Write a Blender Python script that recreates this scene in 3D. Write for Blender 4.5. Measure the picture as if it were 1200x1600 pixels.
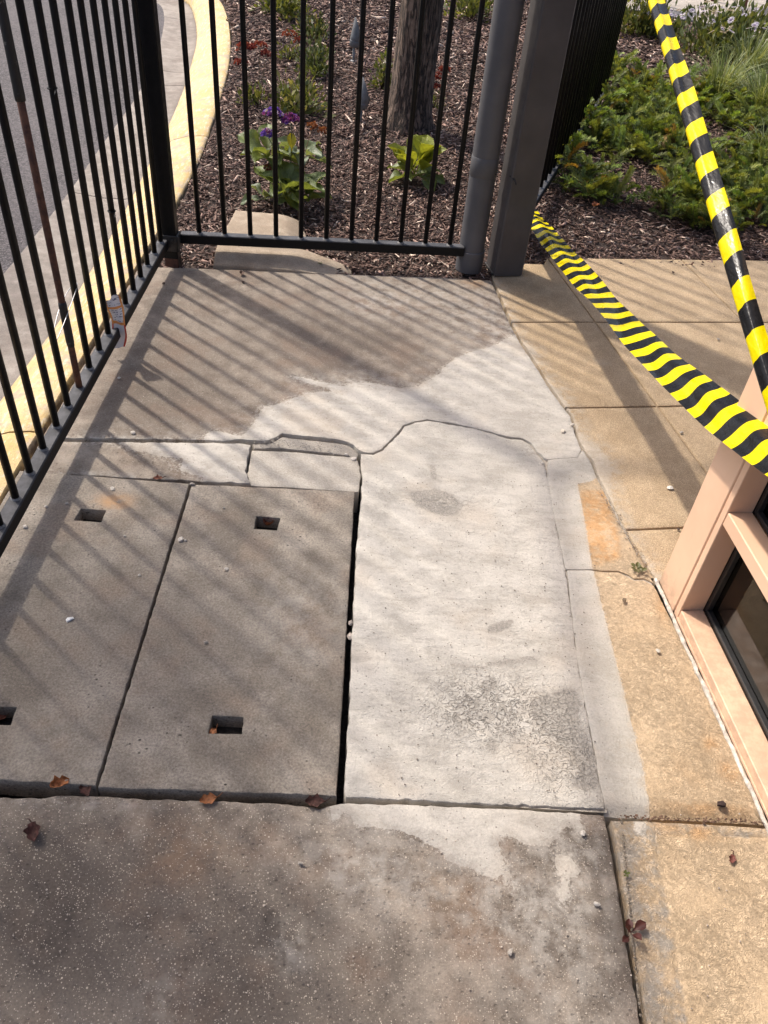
import bpy, math, random
import numpy as np
from mathutils import Vector, Matrix
from mathutils.geometry import delaunay_2d_cdt

random.seed(7)
rng = np.random.default_rng(7)
scene = bpy.context.scene
for o in list(bpy.data.objects):
    bpy.data.objects.remove(o)

# ------------------------------------------------------------------ camera
CAM_H = 1.5
F_PX = 1279.935
ROT = np.array([[0.99675533, 0.07527074, 0.02851533],
                [0.02907988, -0.66709242, 0.74440719],
                [0.07505444, -0.74116261, -0.66711679]])
cd = bpy.data.cameras.new('camera')
cd.sensor_fit = 'VERTICAL'
cd.sensor_height = 36.0
cd.lens = F_PX / 1600.0 * 36.0
cd.clip_start = 0.02
cd.clip_end = 600
cam = bpy.data.objects.new('camera', cd)
scene.collection.objects.link(cam)
m = Matrix.Identity(4)
for i in range(3):
    m[i][0] = ROT[i, 0]
    m[i][1] = -ROT[i, 1]
    m[i][2] = -ROT[i, 2]
m[2][3] = CAM_H
cam.matrix_world = m
scene.camera = cam

# ------------------------------------------------------------------ light
SUN_EL = math.radians(51.0)
SUN_DIR = Vector((0.766 * math.cos(SUN_EL), -0.643 * math.cos(SUN_EL), -math.sin(SUN_EL)))
world = bpy.data.worlds.new('World')
scene.world = world
world.use_nodes = True
wn = world.node_tree
bg = wn.nodes['Background']
sky = wn.nodes.new('ShaderNodeTexSky')
sky.sky_type = 'NISHITA'
sky.sun_disc = False
sky.sun_elevation = SUN_EL
sky.sun_rotation = math.atan2(-0.766, 0.643)
sky.dust_density = 4.0
sky.air_density = 0.7
wn.links.new(sky.outputs[0], bg.inputs[0])
bg.inputs[1].default_value = 0.15
sl = bpy.data.lights.new('sun', 'SUN')
sl.energy = 2.6
sl.angle = math.radians(2.0)
sl.color = (1.0, 0.925, 0.825)
sun = bpy.data.objects.new('sun', sl)
sun.rotation_euler = SUN_DIR.to_track_quat('-Z', 'Y').to_euler()
sun.location = (-4, 4, 6)
scene.collection.objects.link(sun)
scene.view_settings.view_transform = 'Standard'
scene.view_settings.look = 'None'
scene.view_settings.gamma = 1.0
scene.view_settings.exposure = 0.78
cy_ = scene.cycles
cy_.max_bounces = 5; cy_.diffuse_bounces = 3; cy_.glossy_bounces = 3; cy_.transmission_bounces = 5; cy_.transparent_max_bounces = 4
cy_.caustics_reflective = False; cy_.caustics_refractive = False


# ------------------------------------------------------------------ helpers
def G(px, py, z=0.0):
    """Point of the horizontal plane at height z seen at photo position px, py."""
    r = ROT @ np.array([px - 600.0, py - 800.0, F_PX])
    t = (z - CAM_H) / r[2]
    return np.array([t * r[0], t * r[1], z])


def G2(pts, z=0.0):
    return [tuple(G(x, y, z)[:2]) for x, y in pts]


def tag(o, label=None, cat=None, group=None, kind=None):
    if label: o['label'] = label
    if cat: o['category'] = cat
    if group: o['group'] = group
    if kind: o['kind'] = kind
    return o


def empty(name, loc=(0, 0, 0), parent=None):
    o = bpy.data.objects.new(name, None)
    o.empty_display_size = 0.05
    o.location = loc
    scene.collection.objects.link(o)
    if parent: o.parent = parent
    return o


def link(name, me, mat=None, parent=None):
    o = bpy.data.objects.new(name, me)
    scene.collection.objects.link(o)
    if mat and not me.materials: me.materials.append(mat)
    if parent:
        o.parent = parent
        o.matrix_parent_inverse = Matrix.Translation(-parent.location) if parent.type == 'EMPTY' else Matrix.Identity(4)
    return o


def mesh(name, V, F, smooth=False, attrs=None, col=None):
    me = bpy.data.meshes.new(name)
    V = np.asarray(V, dtype=np.float32)
    if isinstance(F, np.ndarray):
        n, k = F.shape
        me.vertices.add(len(V)); me.vertices.foreach_set('co', V.ravel())
        me.loops.add(n * k); me.loops.foreach_set('vertex_index', F.astype(np.int32).ravel())
        me.polygons.add(n)
        me.polygons.foreach_set('loop_start', np.arange(0, n * k, k, dtype=np.int32))
        try:
            me.polygons.foreach_set('loop_total', np.full(n, k, dtype=np.int32))
        except Exception:
            pass
        me.update(calc_edges=True)
    else:
        me.from_pydata([tuple(map(float, v)) for v in V], [], [list(map(int, f)) for f in F])
        me.update()
    if smooth:
        me.polygons.foreach_set('use_smooth', np.ones(len(me.polygons), dtype=bool))
    for k, a in (attrs or {}).items():
        at = me.attributes.new(k, 'FLOAT', 'POINT')
        at.data.foreach_set('value', np.asarray(a, dtype=np.float32))
    if col is not None:
        at = me.attributes.new('col', 'FLOAT_COLOR', 'POINT')
        c = np.ones((len(V), 4), dtype=np.float32); c[:, :3] = col
        at.data.foreach_set('color', c.ravel())
    return me


class MB:
    def __init__(s): s.v = []; s.f = []; s.c = []
    def add(s, V, F, col=None):
        b = len(s.v)
        s.v += [tuple(map(float, v)) for v in V]
        s.f += [tuple(i + b for i in f) for f in F]
        if col is not None: s.c += [tuple(col)] * len(V)
    def box(s, lo, hi, M=None, bevel=0.0):
        x0, y0, z0 = lo; x1, y1, z1 = hi
        b = min(bevel, (x1 - x0) / 2.01, (y1 - y0) / 2.01, (z1 - z0) / 2.01)
        if b <= 0:
            V = [(x, y, z) for z in (z0, z1) for x, y in ((x0, y0), (x1, y0), (x1, y1), (x0, y1))]
            F = [(3, 2, 1, 0), (4, 5, 6, 7), (0, 1, 5, 4), (1, 2, 6, 5), (2, 3, 7, 6), (3, 0, 4, 7)]
        else:
            V = []; F = []
            def ring(i, z):
                return [(x0 + i, y0 + b, z), (x0 + b, y0 + i, z), (x1 - b, y0 + i, z), (x1 - i, y0 + b, z),
                        (x1 - i, y1 - b, z), (x1 - b, y1 - i, z), (x0 + b, y1 - i, z), (x0 + i, y1 - b, z)]
            V += ring(b * .999, z0) + ring(0, z0 + b) + ring(0, z1 - b) + ring(b * .999, z1)
            for r in range(3):
                for k in range(8):
                    k2 = (k + 1) % 8
                    F.append((r * 8 + k, r * 8 + k2, r * 8 + 8 + k2, r * 8 + 8 + k))
            F.append(tuple(range(7, -1, -1))); F.append(tuple(range(24, 32)))
        if M is not None: V = [tuple(M @ Vector(v)) for v in V]
        s.add(V, F); return s
    def tube(s, pts, rad, n=10, cap=True, M=None):
        pts = [Vector(p) for p in pts]
        if not hasattr(rad, '__len__'): rad = [rad] * len(pts)
        V = []; F = []; prev = None
        for i, p in enumerate(pts):
            t = (pts[min(i + 1, len(pts) - 1)] - pts[max(i - 1, 0)]).normalized()
            if prev is None:
                a = Vector((1, 0, 0)) if abs(t.x) < .9 else Vector((0, 1, 0))
                u = (a - t * a.dot(t)).normalized()
            else:
                u = (prev - t * prev.dot(t)).normalized()
            prev = u; w = t.cross(u)
            for k in range(n):
                an = 2 * math.pi * k / n
                V.append(tuple(p + (u * math.cos(an) + w * math.sin(an)) * rad[i]))
        for i in range(len(pts) - 1):
            for k in range(n):
                k2 = (k + 1) % n
                F.append((i * n + k, i * n + k2, (i + 1) * n + k2, (i + 1) * n + k))
        if cap:
            F.append(tuple(range(n - 1, -1, -1))); F.append(tuple(range((len(pts) - 1) * n, len(pts) * n)))
        if M is not None: V = [tuple(M @ Vector(v)) for v in V]
        s.add(V, F); return s
    def build(s, name, mat, parent=None, smooth=False):
        me = mesh(name, s.v, s.f, smooth, col=np.array(s.c) if s.c else None)
        return link(name, me, mat, parent)


def smooth_by_angle(o, ang=40):
    me = o.data
    me.polygons.foreach_set('use_smooth', np.ones(len(me.polygons), dtype=bool))
    try:
        me.set_sharp_from_angle(angle=math.radians(ang))
    except Exception:
        pass
    return o


# numpy value noise -------------------------------------------------
_T = rng.random((256, 256))
def vnoise(x, y):
    xi = np.floor(x).astype(int); yi = np.floor(y).astype(int)
    fx = x - xi; fy = y - yi
    fx = fx * fx * (3 - 2 * fx); fy = fy * fy * (3 - 2 * fy)
    a = _T[xi % 256, yi % 256]; b = _T[(xi + 1) % 256, yi % 256]
    c = _T[xi % 256, (yi + 1) % 256]; d = _T[(xi + 1) % 256, (yi + 1) % 256]
    return (a * (1 - fx) + b * fx) * (1 - fy) + (c * (1 - fx) + d * fx) * fy
def fbm(x, y, o=4):
    x = np.asarray(x, float); y = np.asarray(y, float)
    s = 0; a = .5
    for i in range(o):
        s = s + a * (vnoise(x * 2 ** i + 17.3 * i, y * 2 ** i + 9.1 * i) - .5); a *= .55
    return s


def inside(P, poly):
    x = P[:, 0]; y = P[:, 1]; r = np.zeros(len(P), bool)
    n = len(poly)
    for i in range(n):
        x0, y0 = poly[i]; x1, y1 = poly[(i + 1) % n]
        if y0 == y1: continue
        c = ((y0 > y) != (y1 > y)) & (x < (x1 - x0) * (y - y0) / (y1 - y0) + x0)
        r ^= c
    return r


def sdf(P, poly):
    """signed distance in metres, positive inside"""
    d = np.full(len(P), 1e9)
    n = len(poly)
    for i in range(n):
        a = np.array(poly[i]); b = np.array(poly[(i + 1) % n]); ab = b - a
        t = np.clip(((P - a) @ ab) / max(ab @ ab, 1e-12), 0, 1)
        d = np.minimum(d, np.linalg.norm(P - a - t[:, None] * ab, axis=1))
    return np.where(inside(P, poly), d, -d)


def resample(poly, step, closed=True):
    out = []
    n = len(poly)
    for i in range(n if closed else n - 1):
        a = np.array(poly[i], float); b = np.array(poly[(i + 1) % n], float)
        k = max(1, int(np.linalg.norm(b - a) / step))
        for j in range(k): out.append(a + (b - a) * j / k)
    if not closed: out.append(np.array(poly[-1], float))
    return np.array(out)


def area(p):
    x, y = p[:, 0], p[:, 1]
    return .5 * np.sum(x * np.roll(y, -1) - np.roll(x, -1) * y)


def inset(L, d):
    t = np.roll(L, -1, 0) - np.roll(L, 1, 0)
    t /= np.maximum(np.linalg.norm(t, axis=1), 1e-9)[:, None]
    d = np.asarray(d, float)
    if d.ndim: d = d[:, None]
    return L + np.stack([-t[:, 1], t[:, 0]], 1) * d     # CCW loop: inward


# ------------------------------------------------------------------ materials
class NT:
    def __init__(s, name, rough=.8):
        s.m = bpy.data.materials.new(name); s.m.use_nodes = True
        s.t = s.m.node_tree; s.b = s.t.nodes['Principled BSDF']
        s.b.inputs['Roughness'].default_value = rough
        s.pos = s.t.nodes.new('ShaderNodeNewGeometry').outputs['Position']
    def _in(s, sock, v):
        if isinstance(v, bpy.types.NodeSocket): s.t.links.new(v, sock)
        elif v is not None:
            if hasattr(v, '__len__') and len(v) == 3 and len(sock.default_value) == 4: v = (*v, 1)
            sock.default_value = v
    def math(s, op, a, b=None, c=None, clamp=False):
        n = s.t.nodes.new('ShaderNodeMath'); n.operation = op; n.use_clamp = clamp
        s._in(n.inputs[0], a)
        if b is not None: s._in(n.inputs[1], b)
        if c is not None: s._in(n.inputs[2], c)
        return n.outputs[0]
    def noise(s, scale, detail=4, rough=.55, dist=0.0, vec=None, out='Fac'):
        n = s.t.nodes.new('ShaderNodeTexNoise')
        n.inputs['Scale'].default_value = scale; n.inputs['Detail'].default_value = detail
        n.inputs['Roughness'].default_value = rough; n.inputs['Distortion'].default_value = dist
        s._in(n.inputs['Vector'], s.pos if vec is None else vec)
        return n.outputs[out]
    def vor(s, scale, out='Distance', feature='F1', vec=None, rnd=1.0):
        n = s.t.nodes.new('ShaderNodeTexVoronoi'); n.feature = feature
        n.inputs['Scale'].default_value = scale
        n.inputs['Randomness'].default_value = rnd
        s._in(n.inputs['Vector'], s.pos if vec is None else vec)
        return n.outputs[out] if out else n
    def map(s, v, a, b, c=0.0, d=1.0, smooth=True):
        n = s.t.nodes.new('ShaderNodeMapRange')
        n.interpolation_type = 'SMOOTHSTEP' if smooth else 'LINEAR'
        s._in(n.inputs['Value'], v)
        n.inputs['From Min'].default_value = a; n.inputs['From Max'].default_value = b
        n.inputs['To Min'].default_value = c; n.inputs['To Max'].default_value = d
        return n.outputs['Result']
    def mix(s, f, a, b, blend='MIX'):
        n = s.t.nodes.new('ShaderNodeMix'); n.data_type = 'RGBA'; n.blend_type = blend
        s._in(n.inputs[0], f); s._in(n.inputs[6], a); s._in(n.inputs[7], b)
        return n.outputs[2]
    def attr(s, name, out='Fac'):
        n = s.t.nodes.new('ShaderNodeAttribute'); n.attribute_name = name
        return n.outputs[out]
    def scalevec(s, v, sc):
        n = s.t.nodes.new('ShaderNodeVectorMath'); n.operation = 'MULTIPLY'
        s._in(n.inputs[0], v); n.inputs[1].default_value = sc
        return n.outputs[0]
    def sep(s, v):
        n = s.t.nodes.new('ShaderNodeSeparateXYZ'); s._in(n.inputs[0], v); return n.outputs
    def objvec(s):
        return s.t.nodes.new('ShaderNodeTexCoord').outputs['Object']
    def objrand(s):
        return s.t.nodes.new('ShaderNodeObjectInfo').outputs['Random']
    def bump(s, h, dist=.002, strength=1.0, prev=None):
        n = s.t.nodes.new('ShaderNodeBump'); n.inputs['Distance'].default_value = dist
        n.inputs['Strength'].default_value = strength
        s._in(n.inputs['Height'], h)
        if prev is not None: s._in(n.inputs['Normal'], prev)
        return n.outputs[0]
    def set(s, **k):
        for a, v in k.items(): s._in(s.b.inputs[a.replace('_', ' ')], v)
        return s.m


def simple(name, col, rough=.6, metal=0.0, spec=.5, var=.0, vscale=20, bumpd=0.0, bscale=200):
    n = NT(name, rough)
    c = col
    if var:
        f = n.noise(vscale, 6)
        c = n.mix(n.map(f, .3, .7), tuple(x * (1 - var) for x in col), tuple(min(1, x * (1 + var)) for x in col))
    n.set(Base_Color=c, Metallic=metal, Specular_IOR_Level=spec)
    if bumpd: n.set(Normal=n.bump(n.noise(bscale, 3), bumpd))
    return n.m


def concrete(name, dark, light, speck=0.0, speck_col=(.52, .46, .39), speck_scale=135, pit=.3, grain=.5, stip=0.0, swirl=0.0,
             dirt_shade=(.07, .055, .045), cem1=(.525, .485, .425), cem2=(.385, .352, .305), grey=(.275, .25, .215),
             tintc=None, mid=14, skim=True):
    n = NT(name, .88)
    big = n.noise(2.2, 2, .6)
    md = n.noise(mid, 5, .64)
    fine = n.noise(200, 3, .75)
    gr = fine
    v = n.math('ADD', n.math('MULTIPLY', big, .40), n.math('MULTIPLY', md, .60))
    base = n.mix(n.map(v, .38, .62), dark, light)
    base = n.mix(n.math('MULTIPLY', n.map(md, .54, .68), .28), base, tuple(min(1, x * 1.3) for x in light))
    if tintc is not None:
        base = n.mix(n.math('MULTIPLY', n.map(n.noise(5.5, 3, .6), .48, .68), .7), base, tintc)
    base = n.mix(n.math('MULTIPLY', n.attr('dirt_shade'), n.map(md, .25, .7)), base, dirt_shade)
    h = n.math('MULTIPLY', fine, .5)
    if speck:
        for sc, rad, thr in ((speck_scale, .25, .55), (speck_scale * 2.3, .40, .25)):
            nd = n.vor(sc, None)
            rr = n.sep(nd.outputs['Color'])
            r = n.math('MULTIPLY', n.map(rr[0], thr, 1.0, 0, 1, False), rad)
            r = n.math('ADD', r, n.math('MULTIPLY', n.math('SUBTRACT', gr, .5), .12))
            mk = n.math('GREATER_THAN', n.math('SUBTRACT', r, nd.outputs['Distance']), 0.0)
            sc_col = n.mix(rr[1], speck_col, tuple(x * .45 for x in speck_col))
            base = n.mix(n.math('MULTIPLY', mk, speck), base, sc_col)
    # sparse aggregate pits and stones
    nd = n.vor(115, None, vec=n.scalevec(n.pos, (.7, 1.0, 1.0)))
    rr = n.sep(nd.outputs['Color'])
    mk = n.math('MULTIPLY', n.math('GREATER_THAN', n.math('ADD', rr[2], n.math('MULTIPLY', n.math('SUBTRACT', md, .5), 1.2)), .70), n.map(nd.outputs['Distance'], .14, .30, 1, 0))
    base = n.mix(n.math('MULTIPLY', mk, pit), base, tuple(x * .35 for x in dark))
    h = n.math('SUBTRACT', h, n.math('MULTIPLY', mk, pit * .8))
    base = n.mix(1.0, base, n.mix(n.map(fine, .2, .8), (1 - .45 * grain,) * 3, (1 + .4 * grain,) * 3), 'MULTIPLY')
    if stip:
        st = n.noise(230, 3, .6)
        sv = n.vor(330, 'Distance')
        base = n.mix(stip * .55, base, n.mix(n.map(sv, .1, .6), tuple(min(1, x * 1.45) for x in light), tuple(x * .6 for x in dark)))
        h = n.math('ADD', h, n.math('MULTIPLY', st, 1.6 * stip))
    if swirl:
        w = n.noise(46, 3, .5, dist=2.6)
        rd = n.math('ABSOLUTE', n.math('SUBTRACT', n.math('FRACT', n.math('MULTIPLY', w, 9.0)), .5))
        rd = n.math('MULTIPLY', rd, n.map(n.noise(7, 3), .30, .55, .25, 1))
        off = n.map(n.attr('cem'), .0, .01, 1, .12)
        h = n.math('ADD', h, n.math('MULTIPLY', n.math('MULTIPLY', rd, off), 1.0 * swirl))
    # dusty film
    dm = n.math('MULTIPLY', n.attr('dust'), n.map(n.noise(26, 4, .7), .38, .66))
    base = n.mix(dm, base, tuple(x * .8 for x in cem1))
    # orange iron stain
    rm = n.math('MULTIPLY', n.attr('rust'), n.map(n.noise(30, 4, .68), .28, .6))
    base = n.mix(rm, base, (.56, .31, .13))
    if not skim:
        n.set(Base_Color=base, Normal=n.bump(h, .0036, 1.0), Specular_IOR_Level=.25)
        return n.m
    # cement skim coat
    ed = n.math('ADD', n.attr('cem'), n.math('MULTIPLY', n.math('SUBTRACT', n.noise(34, 5, .74), .5), .052))
    ed = n.math('ADD', ed, n.math('MULTIPLY', n.math('SUBTRACT', fine, .5), .012))
    cm = n.math('MAXIMUM', n.map(ed, -.0008, .0016), n.math('MULTIPLY', n.map(ed, -.034, -.004), n.map(n.noise(88, 4, .74), .515, .55, 0, .75)))
    cn = n.noise(7, 4, .62)
    tw = n.noise(34, 3, .6, dist=.7, vec=n.scalevec(n.pos, (.35, 1.0, 1.0)))
    mt = n.noise(85, 4, .78)
    cs = n.math('ADD', n.math('ADD', n.math('MULTIPLY', cn, .42), n.math('MULTIPLY', tw, .28)), n.math('MULTIPLY', mt, .30))
    cc = n.mix(n.map(cs, .40, .58), cem2, cem1)
    cc = n.mix(n.math('MULTIPLY', n.map(mt, .56, .72), .45), cc, tuple(x * .72 for x in cem2))
    cc = n.mix(n.math('MULTIPLY', n.map(n.noise(3.3, 3, .6), .50, .66), .35), cc, (.47, .385, .295))
    op = n.math('ADD', n.map(n.attr('cem'), 0, .09, .66, 1.5, False), n.math('MULTIPLY', n.math('SUBTRACT', n.noise(24, 4, .75), .5), 1.3), clamp=True)
    cm = n.math('MULTIPLY', cm, op)
    nd2 = n.vor(48, None); r2 = n.sep(nd2.outputs['Color'])
    pk = n.math('MULTIPLY', n.math('GREATER_THAN', r2[0], .70), n.map(nd2.outputs['Distance'], .05, .13, 1, 0))
    nd3 = n.vor(150, None); r3 = n.sep(nd3.outputs['Color'])
    pk2 = n.math('MULTIPLY', n.math('GREATER_THAN', r3[0], .90), n.map(nd3.outputs['Distance'], .1, .28, 1, 0))
    pk = n.math('MAXIMUM', pk, pk2)
    cc = n.mix(n.math('MULTIPLY', pk, .75), cc, (.14, .125, .11))
    cc = n.mix(1.0, cc, n.mix(n.map(fine, .2, .8), (.88,) * 3, (1.1,) * 3), 'MULTIPLY')
    # worn patches inside the skim coat
    ge = n.math('ADD', n.attr('gry'), n.math('MULTIPLY', n.math('SUBTRACT', mt, .5), .030))
    ge = n.math('ADD', ge, n.math('MULTIPLY', n.math('SUBTRACT', fine, .5), .02))
    gm = n.math('MAXIMUM', n.map(ge, -.0012, .003, 0, .95), n.map(ge, -.022, .0, 0, .22))
    gcol = n.mix(n.map(fine, .3, .7), tuple(x * .82 for x in grey), tuple(x * 1.5 for x in grey))
    cc = n.mix(gm, cc, gcol)
    if skim == 'rough':
        cw = n.noise(58, 3, .6, dist=1.6)
        ln = n.map(n.math('ABSOLUTE', n.math('SUBTRACT', cw, .5)), .0, .05, 1, 0)
        fl = n.math('MULTIPLY', n.attr('crust'), n.map(cw, .47, .53))
        cc = n.mix(n.math('MULTIPLY', n.math('MULTIPLY', ln, n.attr('crust')), .75), cc, (.20, .18, .15))
        cc = n.mix(n.math('MULTIPLY', fl, .30), cc, (.66, .62, .55))
        h = n.math('ADD', h, n.math('MULTIPLY', fl, 1.1))
        # scuffs and trowel arcs
        sf = n.noise(120, 3, .7, vec=n.scalevec(n.pos, (1.0, .12, 1.0)))
        cc = n.mix(n.math('MULTIPLY', n.map(sf, .60, .70), n.map(cn, .45, .6, 0, .4)), cc, (.30, .27, .23))
    base = n.mix(cm, base, cc)
    if skim == 'rough': h = n.math('ADD', h, n.math('MULTIPLY', tw, .9))
    n.set(Base_Color=base, Normal=n.bump(h, .0036, 1.0), Specular_IOR_Level=.25)
    return n.m


M = {}
M['agg'] = concrete('weathered_aggregate_concrete', (.155, .124, .098), (.290, .243, .194), speck=.45, pit=.45, tintc=(.215, .158, .118))
M['agg_near'] = concrete('exposed_aggregate_concrete', (.130, .107, .087), (.285, .241, .195), speck=.85, speck_col=(.56, .48, .39), pit=.32,
                         tintc=(.20, .138, .098), dirt_shade=(.060, .048, .041))
M['cover'] = concrete('pit_cover_concrete', (.170, .143, .114), (.298, .259, .212), speck=.20, pit=.8, grain=.85, tintc=(.25, .195, .148), mid=8, skim=False)
M['skim'] = concrete('patched_cement', (.30, .27, .23), (.40, .36, .31), pit=.3, skim='rough', cem1=(.56, .52, .455), cem2=(.40, .368, .318))
M['block'] = concrete('grey_cement_block', (.33, .295, .25), (.42, .38, .325), pit=.35, grain=.6, skim=False)
M['tan'] = concrete('sand_coloured_concrete', (.42, .305, .185), (.56, .42, .27), pit=.15, stip=.8, grain=.6, dirt_shade=(.25, .17, .1), cem1=(.56, .48, .38), cem2=(.46, .38, .29))
M['tan_swirl'] = concrete('swirl_finished_concrete', (.50, .37, .235), (.60, .455, .30), pit=.10, stip=.16, swirl=.75, grain=.5, dirt_shade=(.25, .17, .1),
                          cem1=(.50, .462, .405), cem2=(.395, .362, .31))
M['kerbstone'] = concrete('old_kerb_concrete', (.30, .235, .17), (.43, .35, .265), pit=.25, stip=.3, skim=False)
M['gutter'] = concrete('gutter_concrete', (.21, .18, .155), (.33, .29, .25), pit=.3, speck=.2, tintc=(.2, .165, .14), skim=False)

n = NT('worn_yellow_kerb_paint', .7)
wear = n.noise(11, 8, .68)
st = n.noise(60, 6, .7, vec=n.scalevec(n.pos, (1.0, .25, 1.0)))
yc = n.mix(n.map(n.noise(4, 5), .35, .65), (.52, .355, .125), (.60, .44, .21))
yc = n.mix(n.map(st, .50, .64), yc, (.62, .52, .37))
yc = n.mix(n.map(wear, .50, .64), yc, (.40, .315, .215))
yc = n.mix(n.math('MULTIPLY', n.map(n.noise(95, 4, .75), .5, .64), .55), yc, (.36, .255, .13))
yc = n.mix(n.math('MULTIPLY', n.attr('dirt_shade'), n.map(n.noise(24, 6, .7), .35, .6)), yc, (.06, .045, .035))
n.set(Base_Color=yc, Normal=n.bump(n.math('ADD', n.noise(130, 5, .7), n.math('MULTIPLY', wear, .8)), .003))
M['kerb_paint'] = n.m

n = NT('asphalt', .85)
nd = n.vor(120, None); r = n.sep(nd.outputs['Color'])
ac = n.mix(n.map(r[0], .2, 1.0), (.042, .036, .037), (.135, .118, .118))
ac = n.mix(n.map(n.noise(3, 5), .35, .65), ac, n.mix(.5, ac, (.12, .105, .105)))
n.set(Base_Color=ac, Normal=n.bump(n.math('SUBTRACT', n.noise(150, 4), nd.outputs['Distance']), .005))
M['asphalt'] = n.m

n = NT('soil', .95)
sc_ = n.mix(n.map(n.noise(40, 8, .7), .3, .7), (.030, .020, .016), (.105, .072, .058))
n.set(Base_Color=sc_, Normal=n.bump(n.noise(70, 6, .7), .02))
M['soil'] = n.m
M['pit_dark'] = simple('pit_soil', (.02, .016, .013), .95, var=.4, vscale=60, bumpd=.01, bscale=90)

def colmat(name, rough=.7, spec=.3, trans=0.0, var=.25, vs=60, bumpd=0.0, bs=300):
    n = NT(name, rough)
    c = n.attr('col', 'Color')
    f = n.noise(vs, 4)
    c2 = n.mix(1.0, c, n.mix(n.map(f, .3, .7), (1 - var,) * 3, (1 + var,) * 3), 'MULTIPLY')
    n.set(Base_Color=c2, Specular_IOR_Level=spec)
    if bumpd: n.set(Normal=n.bump(n.noise(bs, 4), bumpd))
    if trans:
        tr = n.t.nodes.new('ShaderNodeBsdfTranslucent')
        tc = n.mix(1.0, c2, (1.35, 1.2, .5), 'MULTIPLY')
        n._in(tr.inputs[0], tc)
        mx = n.t.nodes.new('ShaderNodeMixShader'); mx.inputs[0].default_value = trans
        out = n.t.nodes['Material Output']
        n.t.links.new(n.b.outputs[0], mx.inputs[1]); n.t.links.new(tr.outputs[0], mx.inputs[2])
        n.t.links.new(mx.outputs[0], out.inputs[0])
    return n.m
M['chips'] = colmat('bark_chips', .8, .25, var=.35, vs=160)
M['foliage'] = colmat('foliage', .55, .35, trans=.30, var=.2, vs=90)
M['leaf'] = colmat('broad_leaf', .45, .45, trans=.38, var=.22, vs=45, bumpd=.0015, bs=120)
M['dryleaf'] = colmat('dry_leaf', .7, .25, trans=.1, var=.4, vs=120)
M['petal'] = colmat('petals', .6, .2, trans=.2, var=.12)
M['stone'] = colmat('loose_stone', .9, .2, var=.2, vs=150, bumpd=.001, bs=400)

# black fence paint
n = NT('black_fence_paint', .42)
n.set(Base_Color=n.mix(n.map(n.noise(35, 6, .7), .4, .75), (.005, .005, .0055), (.010, .0095, .0095)), Specular_IOR_Level=.18,
      Roughness=n.map(n.noise(50, 5), .3, .7, .34, .55), Normal=n.bump(n.noise(300, 3), .0003))
M['black'] = n.m
n = NT('black_rail_paint_dust_sheen', .4)
dust_sheen = n.map(n.noise(22, 7, .65), .35, .7)
nz = n.sep(n.t.nodes.new('ShaderNodeNewGeometry').outputs['Normal'])[2]  # upward faces painted greyer: sky reflection put in along with dust
n.set(Base_Color=n.mix(n.math('MULTIPLY', n.map(nz, .5, .9), n.map(dust_sheen, 0, 1, .55, 1)), (.005, .005, .006), (.085, .085, .09)),
      Roughness=.5, Specular_IOR_Level=.2, Normal=n.bump(n.noise(120, 4), .0006))
M['rail'] = n.m
n = NT('rusted_steel', .85)
n.set(Base_Color=n.mix(n.map(n.noise(45, 7, .7), .35, .65), (.055, .023, .015), (.125, .052, .030)), Normal=n.bump(n.noise(160, 5), .0012))
M['rust'] = n.m
n = NT('chipped_black_paint', .6)
n.set(Base_Color=n.mix(n.map(n.noise(60, 6, .7), .60, .66), (.008, .007, .007), (.12, .11, .095)), Normal=n.bump(n.noise(90, 5), .0015))
M['chipped'] = n.m
M['weld'] = simple('weld_bead', (.16, .155, .15), .6, var=.4, vscale=120, bumpd=.001, bscale=200)
M['wire'] = simple('galvanised_wire', (.5, .5, .5), .35, metal=.8)
M['galv'] = simple('weathered_bracket_steel', (.035, .032, .03), .55, metal=.2, var=.5, vscale=60)
n = NT('charcoal_post_paint', .5)
n.set(Base_Color=n.mix(n.map(n.noise(6, 6), .3, .7), (.060, .055, .055), (.082, .075, .074)), Roughness=n.map(n.noise(18, 5), .3, .7, .42, .6),
      Normal=n.bump(n.noise(250, 2), .0002), Specular_IOR_Level=.4)
M['post'] = n.m
n = NT('charcoal_pipe_paint', .5)
n.set(Base_Color=n.mix(n.map(n.noise(9, 6), .3, .7), (.088, .088, .094), (.112, .111, .117)), Roughness=.5, Specular_IOR_Level=.35)
M['pipe'] = n.m
n = NT('salmon_frame_coating', .42)
fc = n.mix(n.map(n.noise(5, 5), .35, .65), (.72, .465, .31), (.77, .51, .345))
gm_ = n.math('MULTIPLY', n.map(n.sep(n.pos)[2], .0, .09, 1, 0), n.map(n.noise(28, 5, .7), .36, .62))
fc = n.mix(n.math('MULTIPLY', gm_, .55), fc, (.30, .22, .155))
sc2 = n.map(n.noise(70, 4, .7, vec=n.scalevec(n.pos, (1, 1, .15))), .64, .72)
fc = n.mix(n.math('MULTIPLY', sc2, .3), fc, (.50, .33, .23))
n.set(Base_Color=fc, Roughness=n.map(n.noise(30, 4), .3, .7, .36, .52), Specular_IOR_Level=.4, Normal=n.bump(n.noise(400, 2), .00012))
M['salmon'] = n.m
M['gasket'] = simple('black_rubber_gasket', (.012, .012, .013), .45, var=.3, vscale=90)
M['caulk'] = simple('dirty_white_caulk', (.50, .45, .385), .9, var=.35, vscale=70, bumpd=.003, bscale=120)
n = NT('window_glass', .02)
tb = n.t.nodes.new('ShaderNodeBsdfTransparent'); tb.inputs[0].default_value = (.86, .89, .88, 1)
gb = n.t.nodes.new('ShaderNodeBsdfGlossy'); gb.inputs['Roughness'].default_value = .012
fr = n.t.nodes.new('ShaderNodeFresnel'); fr.inputs[0].default_value = 1.6
mx = n.t.nodes.new('ShaderNodeMixShader')
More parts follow.
